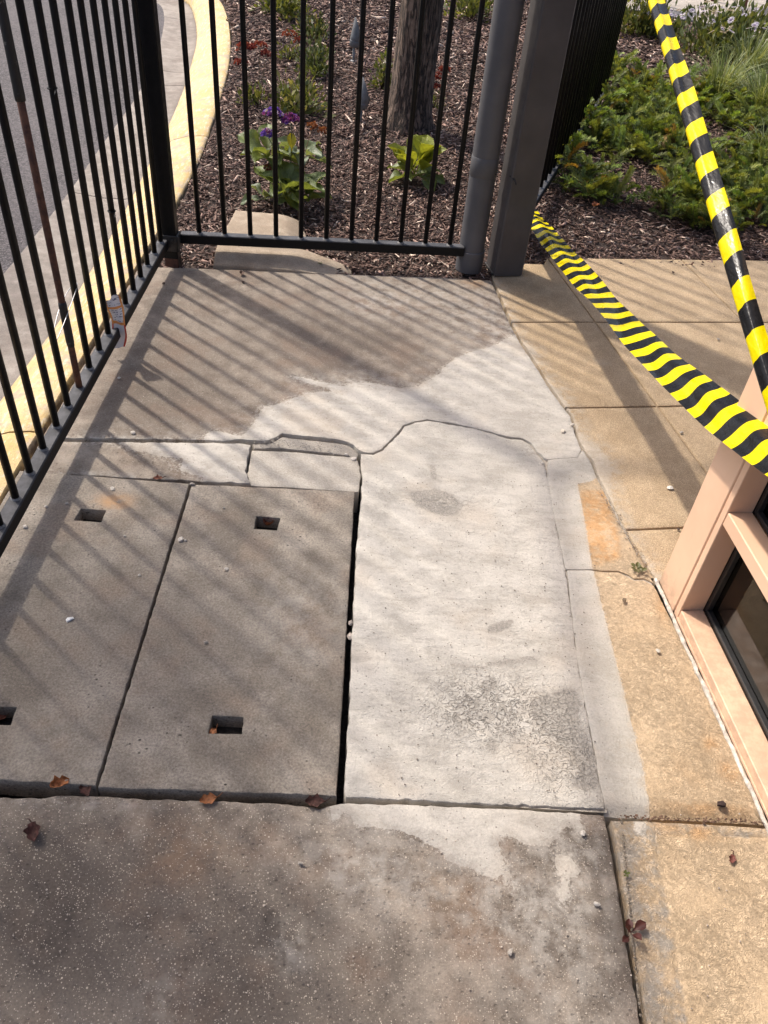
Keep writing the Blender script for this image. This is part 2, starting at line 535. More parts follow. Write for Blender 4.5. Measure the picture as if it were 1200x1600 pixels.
n.t.links.new(fr.outputs[0], mx.inputs[0]); n.t.links.new(tb.outputs[0], mx.inputs[1]); n.t.links.new(gb.outputs[0], mx.inputs[2])
n.t.links.new(mx.outputs[0], n.t.nodes['Material Output'].inputs[0])
M['glass'] = n.m
n = NT('grey_carpet', .95)
rib = n.math('SINE', n.math('MULTIPLY', n.sep(n.pos)[1], 900.0))
n.set(Base_Color=n.mix(n.map(n.noise(40, 6), .3, .7), (.15, .147, .142), (.25, .245, .238)), Normal=n.bump(rib, .002))
M['carpet'] = n.m
M['inside_wall'] = simple('dim_plaster', (.45, .44, .42), .9, var=.15, vscale=6)

n = NT('barrier_tape_plastic', .28)
s_ = n.attr('along'); a_ = n.attr('across')
ph = n.math('FRACT', n.math('MULTIPLY', s_, 10.2))
mk = n.math('GREATER_THAN', ph, .52)
tc = n.mix(mk, (.010, .010, .011), (.82, .66, .0))
tr = n.t.nodes.new('ShaderNodeBsdfTranslucent'); n._in(tr.inputs[0], n.mix(mk, (.004, .004, .004), (.8, .5, .0)))
crs = n.noise(55, 4, .6, vec=n.scalevec(n.pos, (1.0, .3, 1.0)))
n.set(Normal=n.bump(crs, .0022))
n.set(Base_Color=tc, Specular_IOR_Level=.25, Roughness=n.map(n.noise(30, 4), .3, .7, .22, .38))
mx = n.t.nodes.new('ShaderNodeMixShader'); mx.inputs[0].default_value = .18
n.t.links.new(n.b.outputs[0], mx.inputs[1]); n.t.links.new(tr.outputs[0], mx.inputs[2])
n.t.links.new(mx.outputs[0], n.t.nodes['Material Output'].inputs[0])
M['tape'] = n.m

n = NT('tree_bark', .9)
bv = n.scalevec(n.objvec(), (1.0, 1.0, .13))
rg = n.noise(42, 7, .62, dist=.6, vec=bv)
fis = n.map(n.math('ABSOLUTE', n.math('SUBTRACT', rg, .5)), 0, .07)
bc = n.mix(fis, (.028, .020, .016), n.mix(n.map(n.noise(30, 6), .3, .7), (.125, .082, .058), (.22, .155, .115)))
n.set(Base_Color=bc, Normal=n.bump(fis, .012))
M['bark'] = n.m
M['spot'] = simple('grey_spotlight_metal', (.16, .165, .17), .45, metal=.1, var=.2, vscale=40)
M['timber'] = simple('red_brown_timber', (.11, .035, .018), .55, var=.35, vscale=25)
M['path'] = concrete('path_paving', (.30, .265, .225), (.42, .375, .325), pit=.2, skim=False)
M['lens'] = simple('lamp_lens', (.05, .05, .05), .1)


# ------------------------------------------------------------------ slabs
def slab(name, outline, mat, parent, ztop=0.0, thick=.09, jag=.0022, bevel=.004, grid=.014, holes=(), attr=None, zfun=None, jseed=0.0,
         step=.011, smoothz=.0012):
    L = resample(outline, step)
    if area(L) < 0: L = L[::-1]
    if jag:
        ph = np.cumsum(np.linalg.norm(L - np.roll(L, 1, 0), axis=1))
        d = fbm(L[:, 0] * 60 + jseed, L[:, 1] * 60 + 5.0, 4) * jag * 2.2
        d += np.minimum(0, fbm(L[:, 0] * 14 + jseed + 3, L[:, 1] * 14, 3) + .1) * jag * 3.0
        L = inset(L, -d)
    loops = [(L, 1)]
    for hpoly in holes:
        Hh = resample(hpoly, .008)
        if area(Hh) > 0: Hh = Hh[::-1]        # CW: inset pushes into the material
        Hh = inset(Hh, fbm(Hh[:, 0] * 80, Hh[:, 1] * 80, 3) * .003)
        loops.append((Hh, -1))
    V = []; F = []; inner = []; edges = []
    def addloop(P, z):
        b = len(V)
        for p in P: V.append((p[0], p[1], z))
        return list(range(b, b + len(P)))
    def bridge(a, b_):
        k = len(a)
        for i in range(k):
            j = (i + 1) % k
            F.append((a[i], a[j], b_[j], b_[i]))
    tops = []
    for P, sgn in loops:
        b0 = bevel if sgn > 0 else min(bevel, .003)
        l0 = addloop(P, ztop - thick)
        l1 = addloop(P, ztop - b0)
        l2 = addloop(inset(P, b0 * .35), ztop - b0 * .3)
        P3 = inset(P, b0)
        bridge(l0, l1); bridge(l1, l2)
        tops.append((P3, l2))
    C = []; CE = []; ids = []
    for P3, l2 in tops:
        b = len(C)
        C += [tuple(p) for p in P3]
        CE += [(b + i, b + (i + 1) % len(P3)) for i in range(len(P3))]
    P0 = tops[0][0]
    x0, y0 = P0.min(0); x1, y1 = P0.max(0)
    gx, gy = np.meshgrid(np.arange(x0, x1, grid), np.arange(y0, y1, grid))
    Q = np.stack([gx.ravel(), gy.ravel()], 1)
    Q[:, 0] += ((np.arange(gx.size) // gx.shape[1]) % 2) * grid * .5
    ok = sdf_fast(Q, P0, grid * .6)
    for P3, _ in tops[1:]:
        ok &= ~inside(Q, [tuple(p) for p in inset(P3, grid * .6)])
        ok &= ~inside(Q, [tuple(p) for p in P3])
    Q = Q[ok]
    C += [tuple(q) for q in Q]
    ov, oe, of, orig, _, _ = delaunay_2d_cdt([Vector(c) for c in C], CE, [], 0, 1e-7)
    OV = np.array([tuple(v) for v in ov]); OF = np.array(of)
    cen = OV[OF].mean(1)
    keep = inside(cen, [tuple(p) for p in P0])
    for P3, _ in tops[1:]:
        keep &= ~inside(cen, [tuple(p) for p in P3])
    base = len(V)
    for v in OV: V.append((v[0], v[1], ztop))
    a, b, c = OV[OF[:, 0]], OV[OF[:, 1]], OV[OF[:, 2]]
    ccw = ((b - a)[:, 0] * (c - a)[:, 1] - (b - a)[:, 1] * (c - a)[:, 0]) > 0
    for f, k, w in zip(OF, keep, ccw):
        if k: F.append(tuple(int(i) + base for i in (f if w else f[::-1])))
    # stitch inset loop to bevel loop
    inv = {}
    for i, og in enumerate(orig):
        for o_ in og: inv[o_] = i
    b = 0
    for P3, l2 in tops:
        k = len(P3)
        for i in range(k):
            j = (i + 1) % k
            F.append((l2[i], l2[j], inv[b + j] + base, inv[b + i] + base))
        b += k
    V = np.array(V)
    top = V[:, 2] > ztop - thick * .5
    XY = V[:, :2]
    dz = fbm(XY[:, 0] * 9 + jseed, XY[:, 1] * 9, 3) * smoothz * 2 + fbm(XY[:, 0] * 40, XY[:, 1] * 40, 2) * smoothz * .8
    V[top, 2] += dz[top]
    A = {k: np.full(len(V), -.5 if k in ('cem', 'gry') else 0.0) for k in ('cem', 'gry', 'dirt_shade', 'dust', 'rust', 'crust')}
    if attr: attr(XY, A)
    V[top, 2] += np.clip(A['cem'][top] * .12, 0, .0018)
    if zfun is not None: V[top, 2] += zfun(XY[top])
    me = mesh(name, V, F, False, A)
    o = link(name, me, mat, parent)
    smooth_by_angle(o, 38)
    return o


def sdf_fast(Q, P0, d):
    ok = inside(Q, [tuple(p) for p in P0])
    idx = np.where(ok)[0]
    for i0 in range(0, len(idx), 4000):
        ii = idx[i0:i0 + 4000]
        dd = np.min(np.linalg.norm(Q[ii][:, None, :] - P0[None, :, :], axis=2), axis=1)
        ok[ii] = dd > d
    return ok


def blob(XY, px, py, r, ry=None, z=0.0):
    c = G(px, py, z)
    ry = ry or r
    return np.exp(-(((XY[:, 0] - c[0]) / r) ** 2 + ((XY[:, 1] - c[1]) / ry) ** 2))


# photo outlines -----------------------------------------------------
CEM_A = G2([(96, 683), (180, 686), (230, 688), (318, 688), (322, 676), (336, 674), (352, 677), (376, 681), (386, 676), (395, 664), (405, 648),
            (410, 636), (425, 634), (450, 625), (470, 617), (500, 612), (530, 612), (538, 604), (552, 598), (575, 598), (600, 602), (625, 607), (650, 604), (667, 595),
            (690, 582), (703, 572), (720, 562), (745, 552), (770, 541), (790, 530), (806, 523), (830, 545), (870, 610), (905, 650), (940, 700),
            (950, 790), (700, 800), (400, 760), (300, 700), (100, 690)])
SMEAR = G2([(452, 586), (475, 590), (500, 597), (535, 604), (545, 612), (520, 610), (485, 600), (460, 592)])
CRUST = G2([(690, 578), (712, 560), (735, 551), (760, 545), (785, 535), (803, 522), (806, 527), (788, 543), (765, 551), (742, 558), (722, 572), (700, 584)])
CEM_B = G2([(96, 680), (101, 688), (184, 692), (195, 697), (208, 704), (240, 710), (267, 716), (288, 720), (275, 731), (287, 737), (312, 742), (320, 756),
            (383, 764), (420, 764), (420, 660), (100, 670)])
CEM_G = G2([(521, 1289), (528, 1278), (536, 1270), (546, 1271), (551, 1281), (556, 1293), (576, 1292), (600, 1294), (617, 1296), (652, 1308), (672, 1320), (687, 1331),
            (704, 1349), (733, 1355), (745, 1363), (757, 1369), (786, 1369), (798, 1385), (804, 1392), (795, 1360), (782, 1340), (778, 1328), (777, 1311), (790, 1306), (803, 1308),
            (821, 1320), (856, 1320), (873, 1308), (885, 1290), (898, 1287), (901, 1300), (908, 1306), (911, 1296), (908, 1280), (905, 1250), (510, 1230)])
DRIP = G2([(862, 1337), (875, 1334), (888, 1337), (897, 1350), (908, 1360), (898, 1370), (886, 1376), (889, 1395), (885, 1416), (875, 1412), (873, 1400), (878, 1381), (868, 1350)])
GRY_D = [G2([(850, 1087), (875, 1080), (900, 1077), (908, 1100), (902, 1117), (917, 1154), (929, 1179), (937, 1225), (917, 1237), (894, 1225), (910, 1204),
             (892, 1175), (858, 1150), (833, 1121), (829, 1100)]),
         G2([(640, 770), (680, 764), (705, 772), (722, 790), (715, 803), (690, 806), (650, 790)]),
         G2([(715, 1098), (735, 1085), (750, 1100), (735, 1125), (720, 1140), (708, 1120)]),
         G2([(750, 1070), (765, 1055), (775, 1065), (770, 1080), (757, 1084)]),
         G2([(764, 981), (785, 971), (801, 969), (799, 978), (780, 986), (766, 989)]),
         G2([(760, 1036), (836, 1026), (837, 1031), (761, 1041)]), G2([(671, 727), (679, 726), (682, 749), (676, 750)]), G2([(705, 1036), (760, 1042), (760, 1045), (705, 1039)]),
         G2([(762, 1163), (772, 1158), (778, 1168), (770, 1178), (763, 1174)]), G2([(792, 1147), (808, 1140), (812, 1146), (800, 1152)])]

pave_base = mesh('pavement', [(-.955, .1, -.085), (2.6, .1, -.085), (2.6, 3.75, -.085), (.3, 3.16, -.085), (-.955, 3.03, -.085)], [(0, 1, 2, 3, 4)])
pavement = link('pavement', pave_base, M['pit_dark'])
tag(pavement, kind='structure')


MBED = G2([(572, 700), (640, 640), (760, 650), (860, 700), (905, 700), (935, 745), (1016, 900), (1030, 935), (1160, 1215), (957, 1238), (949, 1268), (548, 1243), (556, 1100), (569, 800)])
mbd = mesh('mortar_bed', [(*p, -.0060) for p in MBED], [tuple(range(len(MBED)))])
link('mortar_bed', mbd, simple('grey_joint_mortar', (.34, .30, .25), .95, var=.4, vscale=60, bumpd=.004, bscale=110), pavement)
def att_A(XY, A):
    A['cem'] = np.maximum(np.maximum(sdf(XY, CEM_A) * 1.5, sdf(XY, SMEAR) * 1.5), sdf(XY, CRUST) * 2 + .004)
    A['dust'] = .55 * blob(XY, 590, 480, .16, .10) + .6 * blob(XY, 545, 600, .18, .05) + .45 * blob(XY, 250, 690, .2, .02) + .55 * blob(XY, 760, 500, .22, .25) + .45 * blob(XY, 620, 450, .3, .12)
    A['dust'] = np.clip(A['dust'] + .35 * np.exp(-np.maximum(0, -sdf(XY, CEM_A)) / .07), 0, .9)
    A['dirt_shade'] = .35 * blob(XY, 470, 520, .45, .25) + .5 * blob(XY, 250, 620, .2, .3)
    g = sdf(XY, G2([(700, 600), (760, 610), (800, 640), (850, 690), (800, 680), (740, 665), (690, 620)]))
    A['gry'] = np.minimum(g - .03, .0) - .004
    A['rust'] = .35 * blob(XY, 740, 440, .05, .05)
OUT_A = [(-.935, 3.003)] + G2([(256, 418), (400, 423), (560, 430), (712, 435), (767, 439), (775, 456), (789, 490), (801, 515), (811, 535), (821, 550), (841, 580),
          (859, 610), (879, 637), (891, 652), (895, 668), (902, 690), (908, 704), (902, 716), (880, 717), (858, 719),
          (850, 716), (841, 708), (830, 693), (817, 686), (791, 683), (771, 677), (743, 670), (722, 665), (700, 661), (690, 660), (668, 656), (647, 660), (630, 665),
          (619, 679), (609, 689), (595, 703), (584, 709), (570, 708), (561, 704), (552, 696), (543, 691), (528, 688), (505, 685), (476, 682), (440, 678), (431, 684),
          (420, 689), (395, 689), (372, 687), (350, 690), (318, 688), (190, 686), (95, 685)]) + [(-.935, 1.888)]
slab('concrete_slab', OUT_A, M['agg'], pavement, 0.001, jag=.0030, bevel=.002, step=.007, attr=att_A, jseed=1.0)

def att_B(XY, A):
    A['cem'] = sdf(XY, CEM_B)
    A['dust'] = .8 * blob(XY, 180, 745, .3, .018) + .3 * blob(XY, 110, 700, .1)
    A['dirt_shade'] = .5 * blob(XY, 110, 738, .1, .02)
OUT_B = [(-.935, 1.877)] + G2([(95, 690), (190, 691), (330, 693), (378, 693), (392, 696), (389, 703), (389, 710), (386, 722), (383, 735), (387, 746), (391, 756),
                               (345, 754), (300, 752), (240, 748), (150, 744), (66, 739)]) + [(-.935, 1.737)]
slab('concrete_slab', OUT_B, M['agg'], pavement, 0.0, jag=.004, bevel=.0025, step=.007, attr=att_B, jseed=4.0)

def att_C(XY, A):
    A['dust'] = .5 * blob(XY, 480, 730, .15)
OUT_C = G2([(393, 701), (440, 703), (485, 706), (525, 709.5), (552, 712), (560, 718), (563.5, 740), (562, 757), (560, 766), (525, 764), (462, 760), (392, 756.5), (386.5, 740), (389.5, 720)])
slab('concrete_slab', OUT_C, M['block'], pavement, -.006, jag=.003, bevel=.002, step=.007, attr=att_C, jseed=7.0)
def att_F(XY, A):
    A['dirt_shade'] = .25 + 0 * XY[:, 0]
OUT_F = G2([(393, 692), (420, 692), (432, 687), (441, 681), (476, 685), (505, 688), (528, 691), (543, 694), (551, 699), (560, 708), (557, 718), (545, 710), (525, 707), (485, 703), (440, 699), (397, 699)])
slab('mortar_fillet', OUT_F, M['block'], pavement, -.0045, jag=.003, bevel=.002, grid=.008, attr=att_F, jseed=9.0, smoothz=.004)

def att_D(XY, A):
    A['cem'] = np.full(len(XY), .3)
    g = np.full(len(XY), -.5)
    for p in GRY_D: g = np.maximum(g, sdf(XY, p) + .003)
    top = (XY[:, 1] - (1.78 + .04 * np.sin(XY[:, 0] * 9)))
    g = np.maximum(g, np.clip(top * .25 - .02, -.2, -.006))
    A['crust'] = np.clip(1.3 * blob(XY, 770, 1105, .12, .075) + .7 * blob(XY, 880, 1180, .07, .1) + .5 * blob(XY, 690, 785, .09, .04) + .35 * blob(XY, 835, 705, .05, .04) + .3 * blob(XY, 600, 770, .05, .1), 0, 1)
    g = np.maximum(g, -.045 + .045 * np.clip(blob(XY, 770, 1110, .11, .07) * 1.2, 0, 1) + .02 * blob(XY, 900, 1150, .1, .12))
    g = np.maximum(g, -.06 + .05 * blob(XY, 600, 740, .12, .08) + .045 * blob(XY, 840, 720, .05, .05) + .04 * blob(XY, 720, 690, .2, .06))
    g = np.maximum(g, -.012 - (XY[:, 1] - .825) * .25)
    A['gry'] = g
def z_D(XY):
    m_ = blob(XY, 770, 1105, .12, .08) + .5 * blob(XY, 900, 1160, .06, .12)
    z = m_ * fbm(XY[:, 0] * 75, XY[:, 1] * 75, 3) * .009
    for p in GRY_D[:1]: z -= .0022 * np.clip(sdf(XY, p) / .006 + .3, 0, 1)
    z += .002 * fbm(XY[:, 0] * 22, XY[:, 1] * 22 + 4, 3)
    return z
OUT_D = G2([(564, 709.2), (571, 709.7), (584, 710.2), (597, 704.2), (611, 690.7), (621, 680.7), (632, 666.7), (648, 660.9), (668, 656.9), (690, 660.9), (722, 667.2), (743, 670.4), (771, 677.9), (791, 684.7),
            (816, 687.4), (828, 694.4), (839, 708.4), (848, 718.4), (854, 737), (859, 762), (866, 800), (876, 850), (888, 920), (896, 980), (906, 1050), (914, 1100), (928, 1170),
            (939, 1228), (945, 1264), (900, 1262), (800, 1258), (700, 1253), (600, 1248), (541, 1245), (538, 1236), (545.5, 1100), (550.5, 980), (556, 880), (561, 800), (565, 778), (564, 760), (567, 744), (563, 730)])
slab('concrete_slab', OUT_D, M['skim'], pavement, -.0018, jag=.0036, bevel=.002, step=.007, grid=.0085, zfun=z_D, attr=att_D, jseed=12.0, smoothz=.002)

STRIP = G2([(840, 700), (935, 700), (940, 742), (925, 752), (903, 756), (912, 800), (925, 880), (945, 960), (965, 1040), (985, 1120), (1003, 1190), (1021, 1290), (900, 1300)])
def att_E(XY, A):
    A['cem'] = np.minimum(sdf(XY, STRIP) * 5, .05) - .002
    A['gry'] = -.016 + .02 * fbm(XY[:, 0] * 12, XY[:, 1] * 12, 3)
    A['dust'] = .35 * blob(XY, 960, 790, .05, .14)
    A['rust'] = (0.8 * np.clip(sdf(XY, G2([(903, 768), (946, 766), (966, 835), (968, 872), (924, 884)])) / .012 + .5, 0, 1) + .5 * blob(XY, 1035, 950, .016, .05) + .5 * blob(XY, 1135, 1130, .018, .05) + .75 * blob(XY, 1112, 1165, .016, .02)
                 + .85 * blob(XY, 1140, 1205, .02, .022) + .8 * blob(XY, 1105, 1264, .09, .009) + .2 * blob(XY, 1070, 1215, .04, .04))
    A['dirt_shade'] = .6 * blob(XY, 970, 850, .012, .06) + .5 * blob(XY, 960, 1273, .05, .006) + .5 * blob(XY, 1150, 1276, .08, .006)
def z_E(XY):
    y0 = .838 + (XY[:, 0] - .53) * .02
    t = np.clip((y0 + .022 - XY[:, 1]) / .03, 0, 1)
    groove = np.where(XY[:, 0] > .626, -.0035 * np.exp(-((XY[:, 1] - (y0 + .026)) / .003) ** 2), 0)
    return -.016 * t * t + groove
OUT_E1 = G2([(856, 716), (880, 713), (903, 711), (910, 703), (924, 724), (931, 744), (936, 753), (951, 781), (971, 821), (984, 845), (999, 870), (1014, 897), (1023, 911), (1006, 903), (991, 903), (981, 897),
             (966, 891.5), (945, 891.5), (925, 889.5), (884, 890), (875, 850), (864, 795), (855, 745)])
slab('concrete_slab', OUT_E1, M['tan_swirl'], pavement, -.001, jag=.0018, bevel=.002, attr=att_E, jseed=15.0)
OUT_E2 = G2([(886, 891), (925, 891), (945, 893), (966, 893), (981, 900), (991, 906), (1006, 906), (1021, 914), (1026, 922), (1050, 970), (1100, 1068), (1150, 1170), (1180, 1238), (1204, 1284),
             (1100, 1277), (1020, 1274), (960, 1272), (946, 1270), (939.5, 1232), (928.5, 1170), (914.5, 1100), (905.5, 1050), (895.5, 980)])
slab('concrete_slab', OUT_E2, M['tan_swirl'], pavement, -.001, jag=.0016, bevel=.002, attr=att_E, zfun=z_E, jseed=18.0)

def att_G(XY, A):
    A['cem'] = np.maximum(sdf(XY, CEM_G) * 2.2, sdf(XY, DRIP) * 2.5) + .002
    A['dust'] = (.55 * blob(XY, 560, 1350, .09, .05) + .35 * blob(XY, 640, 1400, .12, .06) + .5 * blob(XY, 450, 1480, .04) + .45 * blob(XY, 880, 1480, .1, .18) + .7 * blob(XY, 100, 1252, .15, .012)
                 + .35 * blob(XY, 780, 1420, .1) + .3 * blob(XY, 250, 1560, .05) + .4 * blob(XY, 905, 1350, .05, .1))
    A['dirt_shade'] = (.7 * blob(XY, 150, 1450, .26, .14) + .85 * blob(XY, 430, 1440, .13, .07) + .75 * blob(XY, 420, 1580, .22, .08) + .45 * blob(XY, 40, 1400, .2) - .3 * blob(XY, 800, 1450, .2)
                 ).clip(0, 1)  # dark patches: soft tree shade painted in along with the dirt
    A['dust'] = np.clip(A['dust'] + .30 * np.exp(-np.maximum(0, -sdf(XY, CEM_G)) / .05), 0, .9)
    A['rust'] = .10 * blob(XY, 300, 1320, .1, .06) + .08 * blob(XY, 700, 1400, .08)
OUT_G = [(-.955, .790)] + G2([(0, 1244), (60, 1246), (100, 1241), (150, 1243), (250, 1248), (350, 1250), (450, 1256), (500, 1262), (520, 1257), (545, 1254), (700, 1260), (800, 1264), (900, 1270), (944, 1274),
         (951, 1300), (959, 1350), (969, 1410), (979, 1470), (989, 1530), (1003, 1610)]) + [(.535, .2), (-.955, .2)]
slab('concrete_slab', OUT_G, M['agg_near'], pavement, 0.0, jag=.0028, attr=att_G, jseed=21.0)

def att_H(XY, A):
    band = sdf(XY, G2([(1024, 1303), (1300, 1310), (1400, 1700), (1095, 1700), (1068, 1560), (1045, 1430)]))
    A['cem'] = np.full(len(XY), -.5)
    A['cem'] = np.maximum(A['cem'], sdf(XY, G2([(985, 1270), (1010, 1275), (1012, 1290), (1003, 1310), (990, 1308), (985, 1295)])) - .002)
    A['dust'] = np.where(band < 0, .75, .0)
    A['rust'] = .6 * blob(XY, 1090, 1300, .05, .02) + .3 * blob(XY, 1040, 1290, .06, .015)
def z_H(XY):
    band = sdf(XY, G2([(1024, 1303), (1300, 1310), (1400, 1700), (1095, 1700), (1068, 1560), (1045, 1430)]))
    return -.0035 * np.exp(-(band / .004) ** 2)
OUT_H = G2([(955, 1281), (1020, 1283), (1100, 1287), (1200, 1293)]) + [(.99, .815), (.99, .2), (.552, .2)] + G2([(1014, 1610), (1001, 1540), (986, 1455), (973, 1375), (962, 1310)])
slab('concrete_slab', OUT_H, M['tan_swirl'], pavement, 0.0, jag=.0014, attr=att_H, zfun=z_H, jseed=24.0, grid=.007)

# sand coloured tiles on a slanted grid
TA = np.array([.9866, .163]); TB = np.array([-.209, .959]); TB /= np.linalg.norm(TB)
BDY = G2([(1026, 908), (1001, 866), (986, 841), (973, 817), (952, 776), (937, 748), (932, 738), (928, 722), (914, 704), (906, 690), (899, 668), (895, 651), (883, 636), (863, 608), (845, 578),
          (825, 547), (815, 533), (805, 513), (793, 488), (779, 454), (771, 439)])
def cross(p, d, q, e):
    A_ = np.array([d, -e]).T
    t = np.linalg.solve(A_, np.array(q) - np.array(p)); return np.array(p) + t[0] * d
rows = [np.array([.640, 1.12]), np.array([.74, 1.676]), np.array([.672, 2.258]), np.array([.53, 2.806]), np.array([.53, 3.37])]
LJ = np.array([.845, 2.859]); LJ2 = LJ + TA * .62; LJ3 = LJ2 + TA * .62
def att_T(XY, A):
    B = np.array(BDY)
    d = np.full(len(XY), 9.0)
    for i in range(len(B) - 1):
        a, b = B[i], B[i + 1]; ab = b - a
        t = np.clip(((XY - a) @ ab) / (ab @ ab), 0, 1)
        d = np.minimum(d, np.linalg.norm(XY - a - t[:, None] * ab, axis=1))
    lim = .008 + .075 * blob(XY, 925, 720, .10, .12) + .035 * blob(XY, 835, 548, .06, .05) + .022 * blob(XY, 880, 620, .06, .12)
    A['cem'] = lim - d - .012
    A['dust'] = np.clip(1.1 - d / (lim * 2.6 + .03), 0, 1) * .85 + .5 * blob(XY, 935, 565, .05, .02)
    A['gry'] = np.full(len(XY), -.006)
    A['dirt_shade'] = .15 * blob(XY, 1000, 600, .3)
gap = .003
def tile(poly, s):
    slab('paving_tile', poly, M['tan'], pavement, 0.0, jag=.0008, bevel=.004, attr=att_T, jseed=s, grid=.016, step=.014)
def clip_left(r0, r1):
    """boundary points between two row lines, from the lower to the upper"""
    out = [cross_bdy(r0)]
    for p in BDY:
        p = np.array(p)
        n_ = np.array([-TA[1], TA[0]])
        if (p - r0) @ n_ > .004 and (p - r1) @ n_ < -.004: out.append(p)
    out.append(cross_bdy(r1)); return out
def cross_bdy(r):
    n_ = np.array([-TA[1], TA[0]])
    for i in range(len(BDY) - 1):
        a = np.array(BDY[i]); b = np.array(BDY[i + 1])
        da = (a - r) @ n_; db = (b - r) @ n_
        if da * db <= 0: return a + (b - a) * da / (da - db)
    return np.array(BDY[-1]) if (np.array(BDY[-1]) - r) @ n_ < 0 else np.array(BDY[0])
up = np.array([-TA[1], TA[0]])
for i in range(4):
    r0 = rows[i] + up * gap; r1 = rows[i + 1] - up * gap
    if i == 3: r1 = rows[4] - up * .0
    left = clip_left(r0, r1)
    cols = [LJ, LJ2, LJ3, LJ3 + TA * .62]
    if i == 0:
        left = [np.array(BDY[0]), np.array(BDY[1]), np.array(BDY[2]), cross_bdy(r1)]
        tile([tuple(p) for p in left] + [tuple(cross(r1, TA, LJ - TA * gap, TB)), (1.10, 1.5)], 30 + i)
        tile([tuple(cross(r1, TA, LJ + TA * gap, TB)), tuple(cross(r1, TA, LJ2 - TA * gap, TB)), (1.8, 1.5), (1.11, 1.5)], 33)
        continue
    if i == 3:
        left[-1] = np.array(BDY[-1])
        top_l = G2([(800, 418), (822, 412), (850, 413)])
        tile([tuple(p) for p in left] + [(.47, 3.25)] + [tuple(p) for p in top_l] + [tuple(cross(r1, TA, LJ - TA * gap, TB)), tuple(cross(r0, TA, LJ - TA * gap, TB))], 30 + i)
    else:
        tile([tuple(p) for p in left] + [tuple(cross(r1, TA, LJ - TA * gap, TB)), tuple(cross(r0, TA, LJ - TA * gap, TB))], 30 + i)
    for c in range(3):
        a = cols[c] + TA * gap; b = cols[c + 1] - TA * gap
        tile([tuple(cross(r0, TA, a, TB)), tuple(cross(r0, TA, b, TB)), tuple(cross(r1, TA, b, TB)), tuple(cross(r1, TA, a, TB))], 40 + i * 4 + c)
# grout sheet in the tile joints
gs = mesh('joint_filler', [(*p, -.006) for p in [(.76, 1.5), (2.5, 1.6), (2.4, 3.62), (.62, 3.3), (.50, 3.05), (.66, 2.3)]], [(0, 1, 2, 3, 4, 5)])
link('joint_filler', gs, simple('joint_grout', (.30, .22, .14), .95, var=.3, vscale=40), pavement)

# ------------------------------------------------------------------ pit covers
def cover(outline, holes, label, s):
    def at(XY, A):
        A['rust'] = .75 * blob(XY, 178, 785, .045, .03)
        A['dust'] = .35 * blob(XY, 470, 960, .12, .2) + .5 * blob(XY, 150, 1190, .02, .02) + .25 * blob(XY, 60, 1150, .08, .06)
        A['dirt_shade'] = .45 * blob(XY, 300, 1010, .2, .12) + .35 * blob(XY, 60, 1000, .2, .2) + .5 * blob(XY, 270, 790, .025, .025)
        A['cem'] = np.full(len(XY), -.5)
    o = slab('pit_cover', outline, M['cover'], None, .004, thick=.06, jag=.0020, bevel=.0035, step=.008, holes=holes, attr=at, jseed=s)
    tag(o, label, 'pit cover', 'concrete pit covers')
    return o
c1 = cover([(-.945, .812)] + G2([(149.5, 1229), (296, 757)]) + [(-.945, 1.727)],
           [G2([(127, 796), (166, 799), (158, 817), (116, 814)]), G2([(-16, 1106), (26, 1107), (17, 1134), (-30, 1133)])],
           'left grey concrete pit cover beside the black fence rail, faint orange stain', 50)
c2 = cover(G2([(153, 1232), (526, 1245), (554, 769), (300, 758)]),
           [G2([(401, 808), (438, 811), (433, 830), (397, 828)]), G2([(332, 1120), (381, 1122), (378, 1148), (326, 1147)])],
           'right grey concrete pit cover next to the white patched slab', 53)
# the bottom of each lifting recess
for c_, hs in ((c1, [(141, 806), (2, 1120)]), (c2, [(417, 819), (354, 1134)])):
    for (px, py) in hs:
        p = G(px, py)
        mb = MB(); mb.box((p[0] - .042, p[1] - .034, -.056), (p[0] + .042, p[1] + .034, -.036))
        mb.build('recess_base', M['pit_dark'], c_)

# ------------------------------------------------------------------ road, gutter and kerb
ground = link('ground', mesh('ground', [(-300, -300, -.32), (300, -300, -.32), (300, 300, -.32), (-300, 300, -.32)], [(0, 1, 2, 3)]), M['soil'])
tag(ground, kind='structure')
ZG = -.13
inner = [(-.958, -1.5), (-.956, .5), (-.955, 1.5), (-.952, 2.4), (-.945, 3.1)] + G2([(277, 317), (293, 283), (310, 253), (333, 187), (347, 147), (358, 105), (362, 67), (358, 30), (347, 0)]) + [(-2.0, 8.9), (-2.9, 9.9), (-4.2, 10.8)]
lip = [tuple(p) for p in G2([(0, 627), (90, 513), (123, 457), (180, 360), (230, 263), (263, 200), (290, 133), (308, 67), (306, 35), (295, 0)], ZG)]
lip = [(lip[0][0], -1.5), (lip[0][0], .5)] + lip + [(-2.45, 8.7), (-3.2, 9.5), (-4.4, 10.3)]
edge = [tuple(p) for p in G2([(0, 433), (33, 397), (77, 337), (110, 300), (133, 263), (173, 207), (217, 147), (250, 73), (258, 27), (252, 0)], ZG)]
edge = [(edge[0][0], -1.5), (edge[0][0], .5)] + edge + [(-2.9, 8.3), (-3.6, 9.0), (-4.6, 9.7)]
def catmull(P, n=400):
    P = np.array(P, float)
    d = np.r_[0, np.cumsum(np.linalg.norm(np.diff(P, axis=0), axis=1))]
    # light smoothing of a linear resample
    t = np.linspace(0, d[-1], n)
    Q = np.stack([np.interp(t, d, P[:, k]) for k in (0, 1)], 1)
    for _ in range(60):
        Q[1:-1] = .25 * Q[:-2] + .5 * Q[1:-1] + .25 * Q[2:]
    return Q
I_, L_, E_ = (catmull(p) for p in (inner, lip, edge))
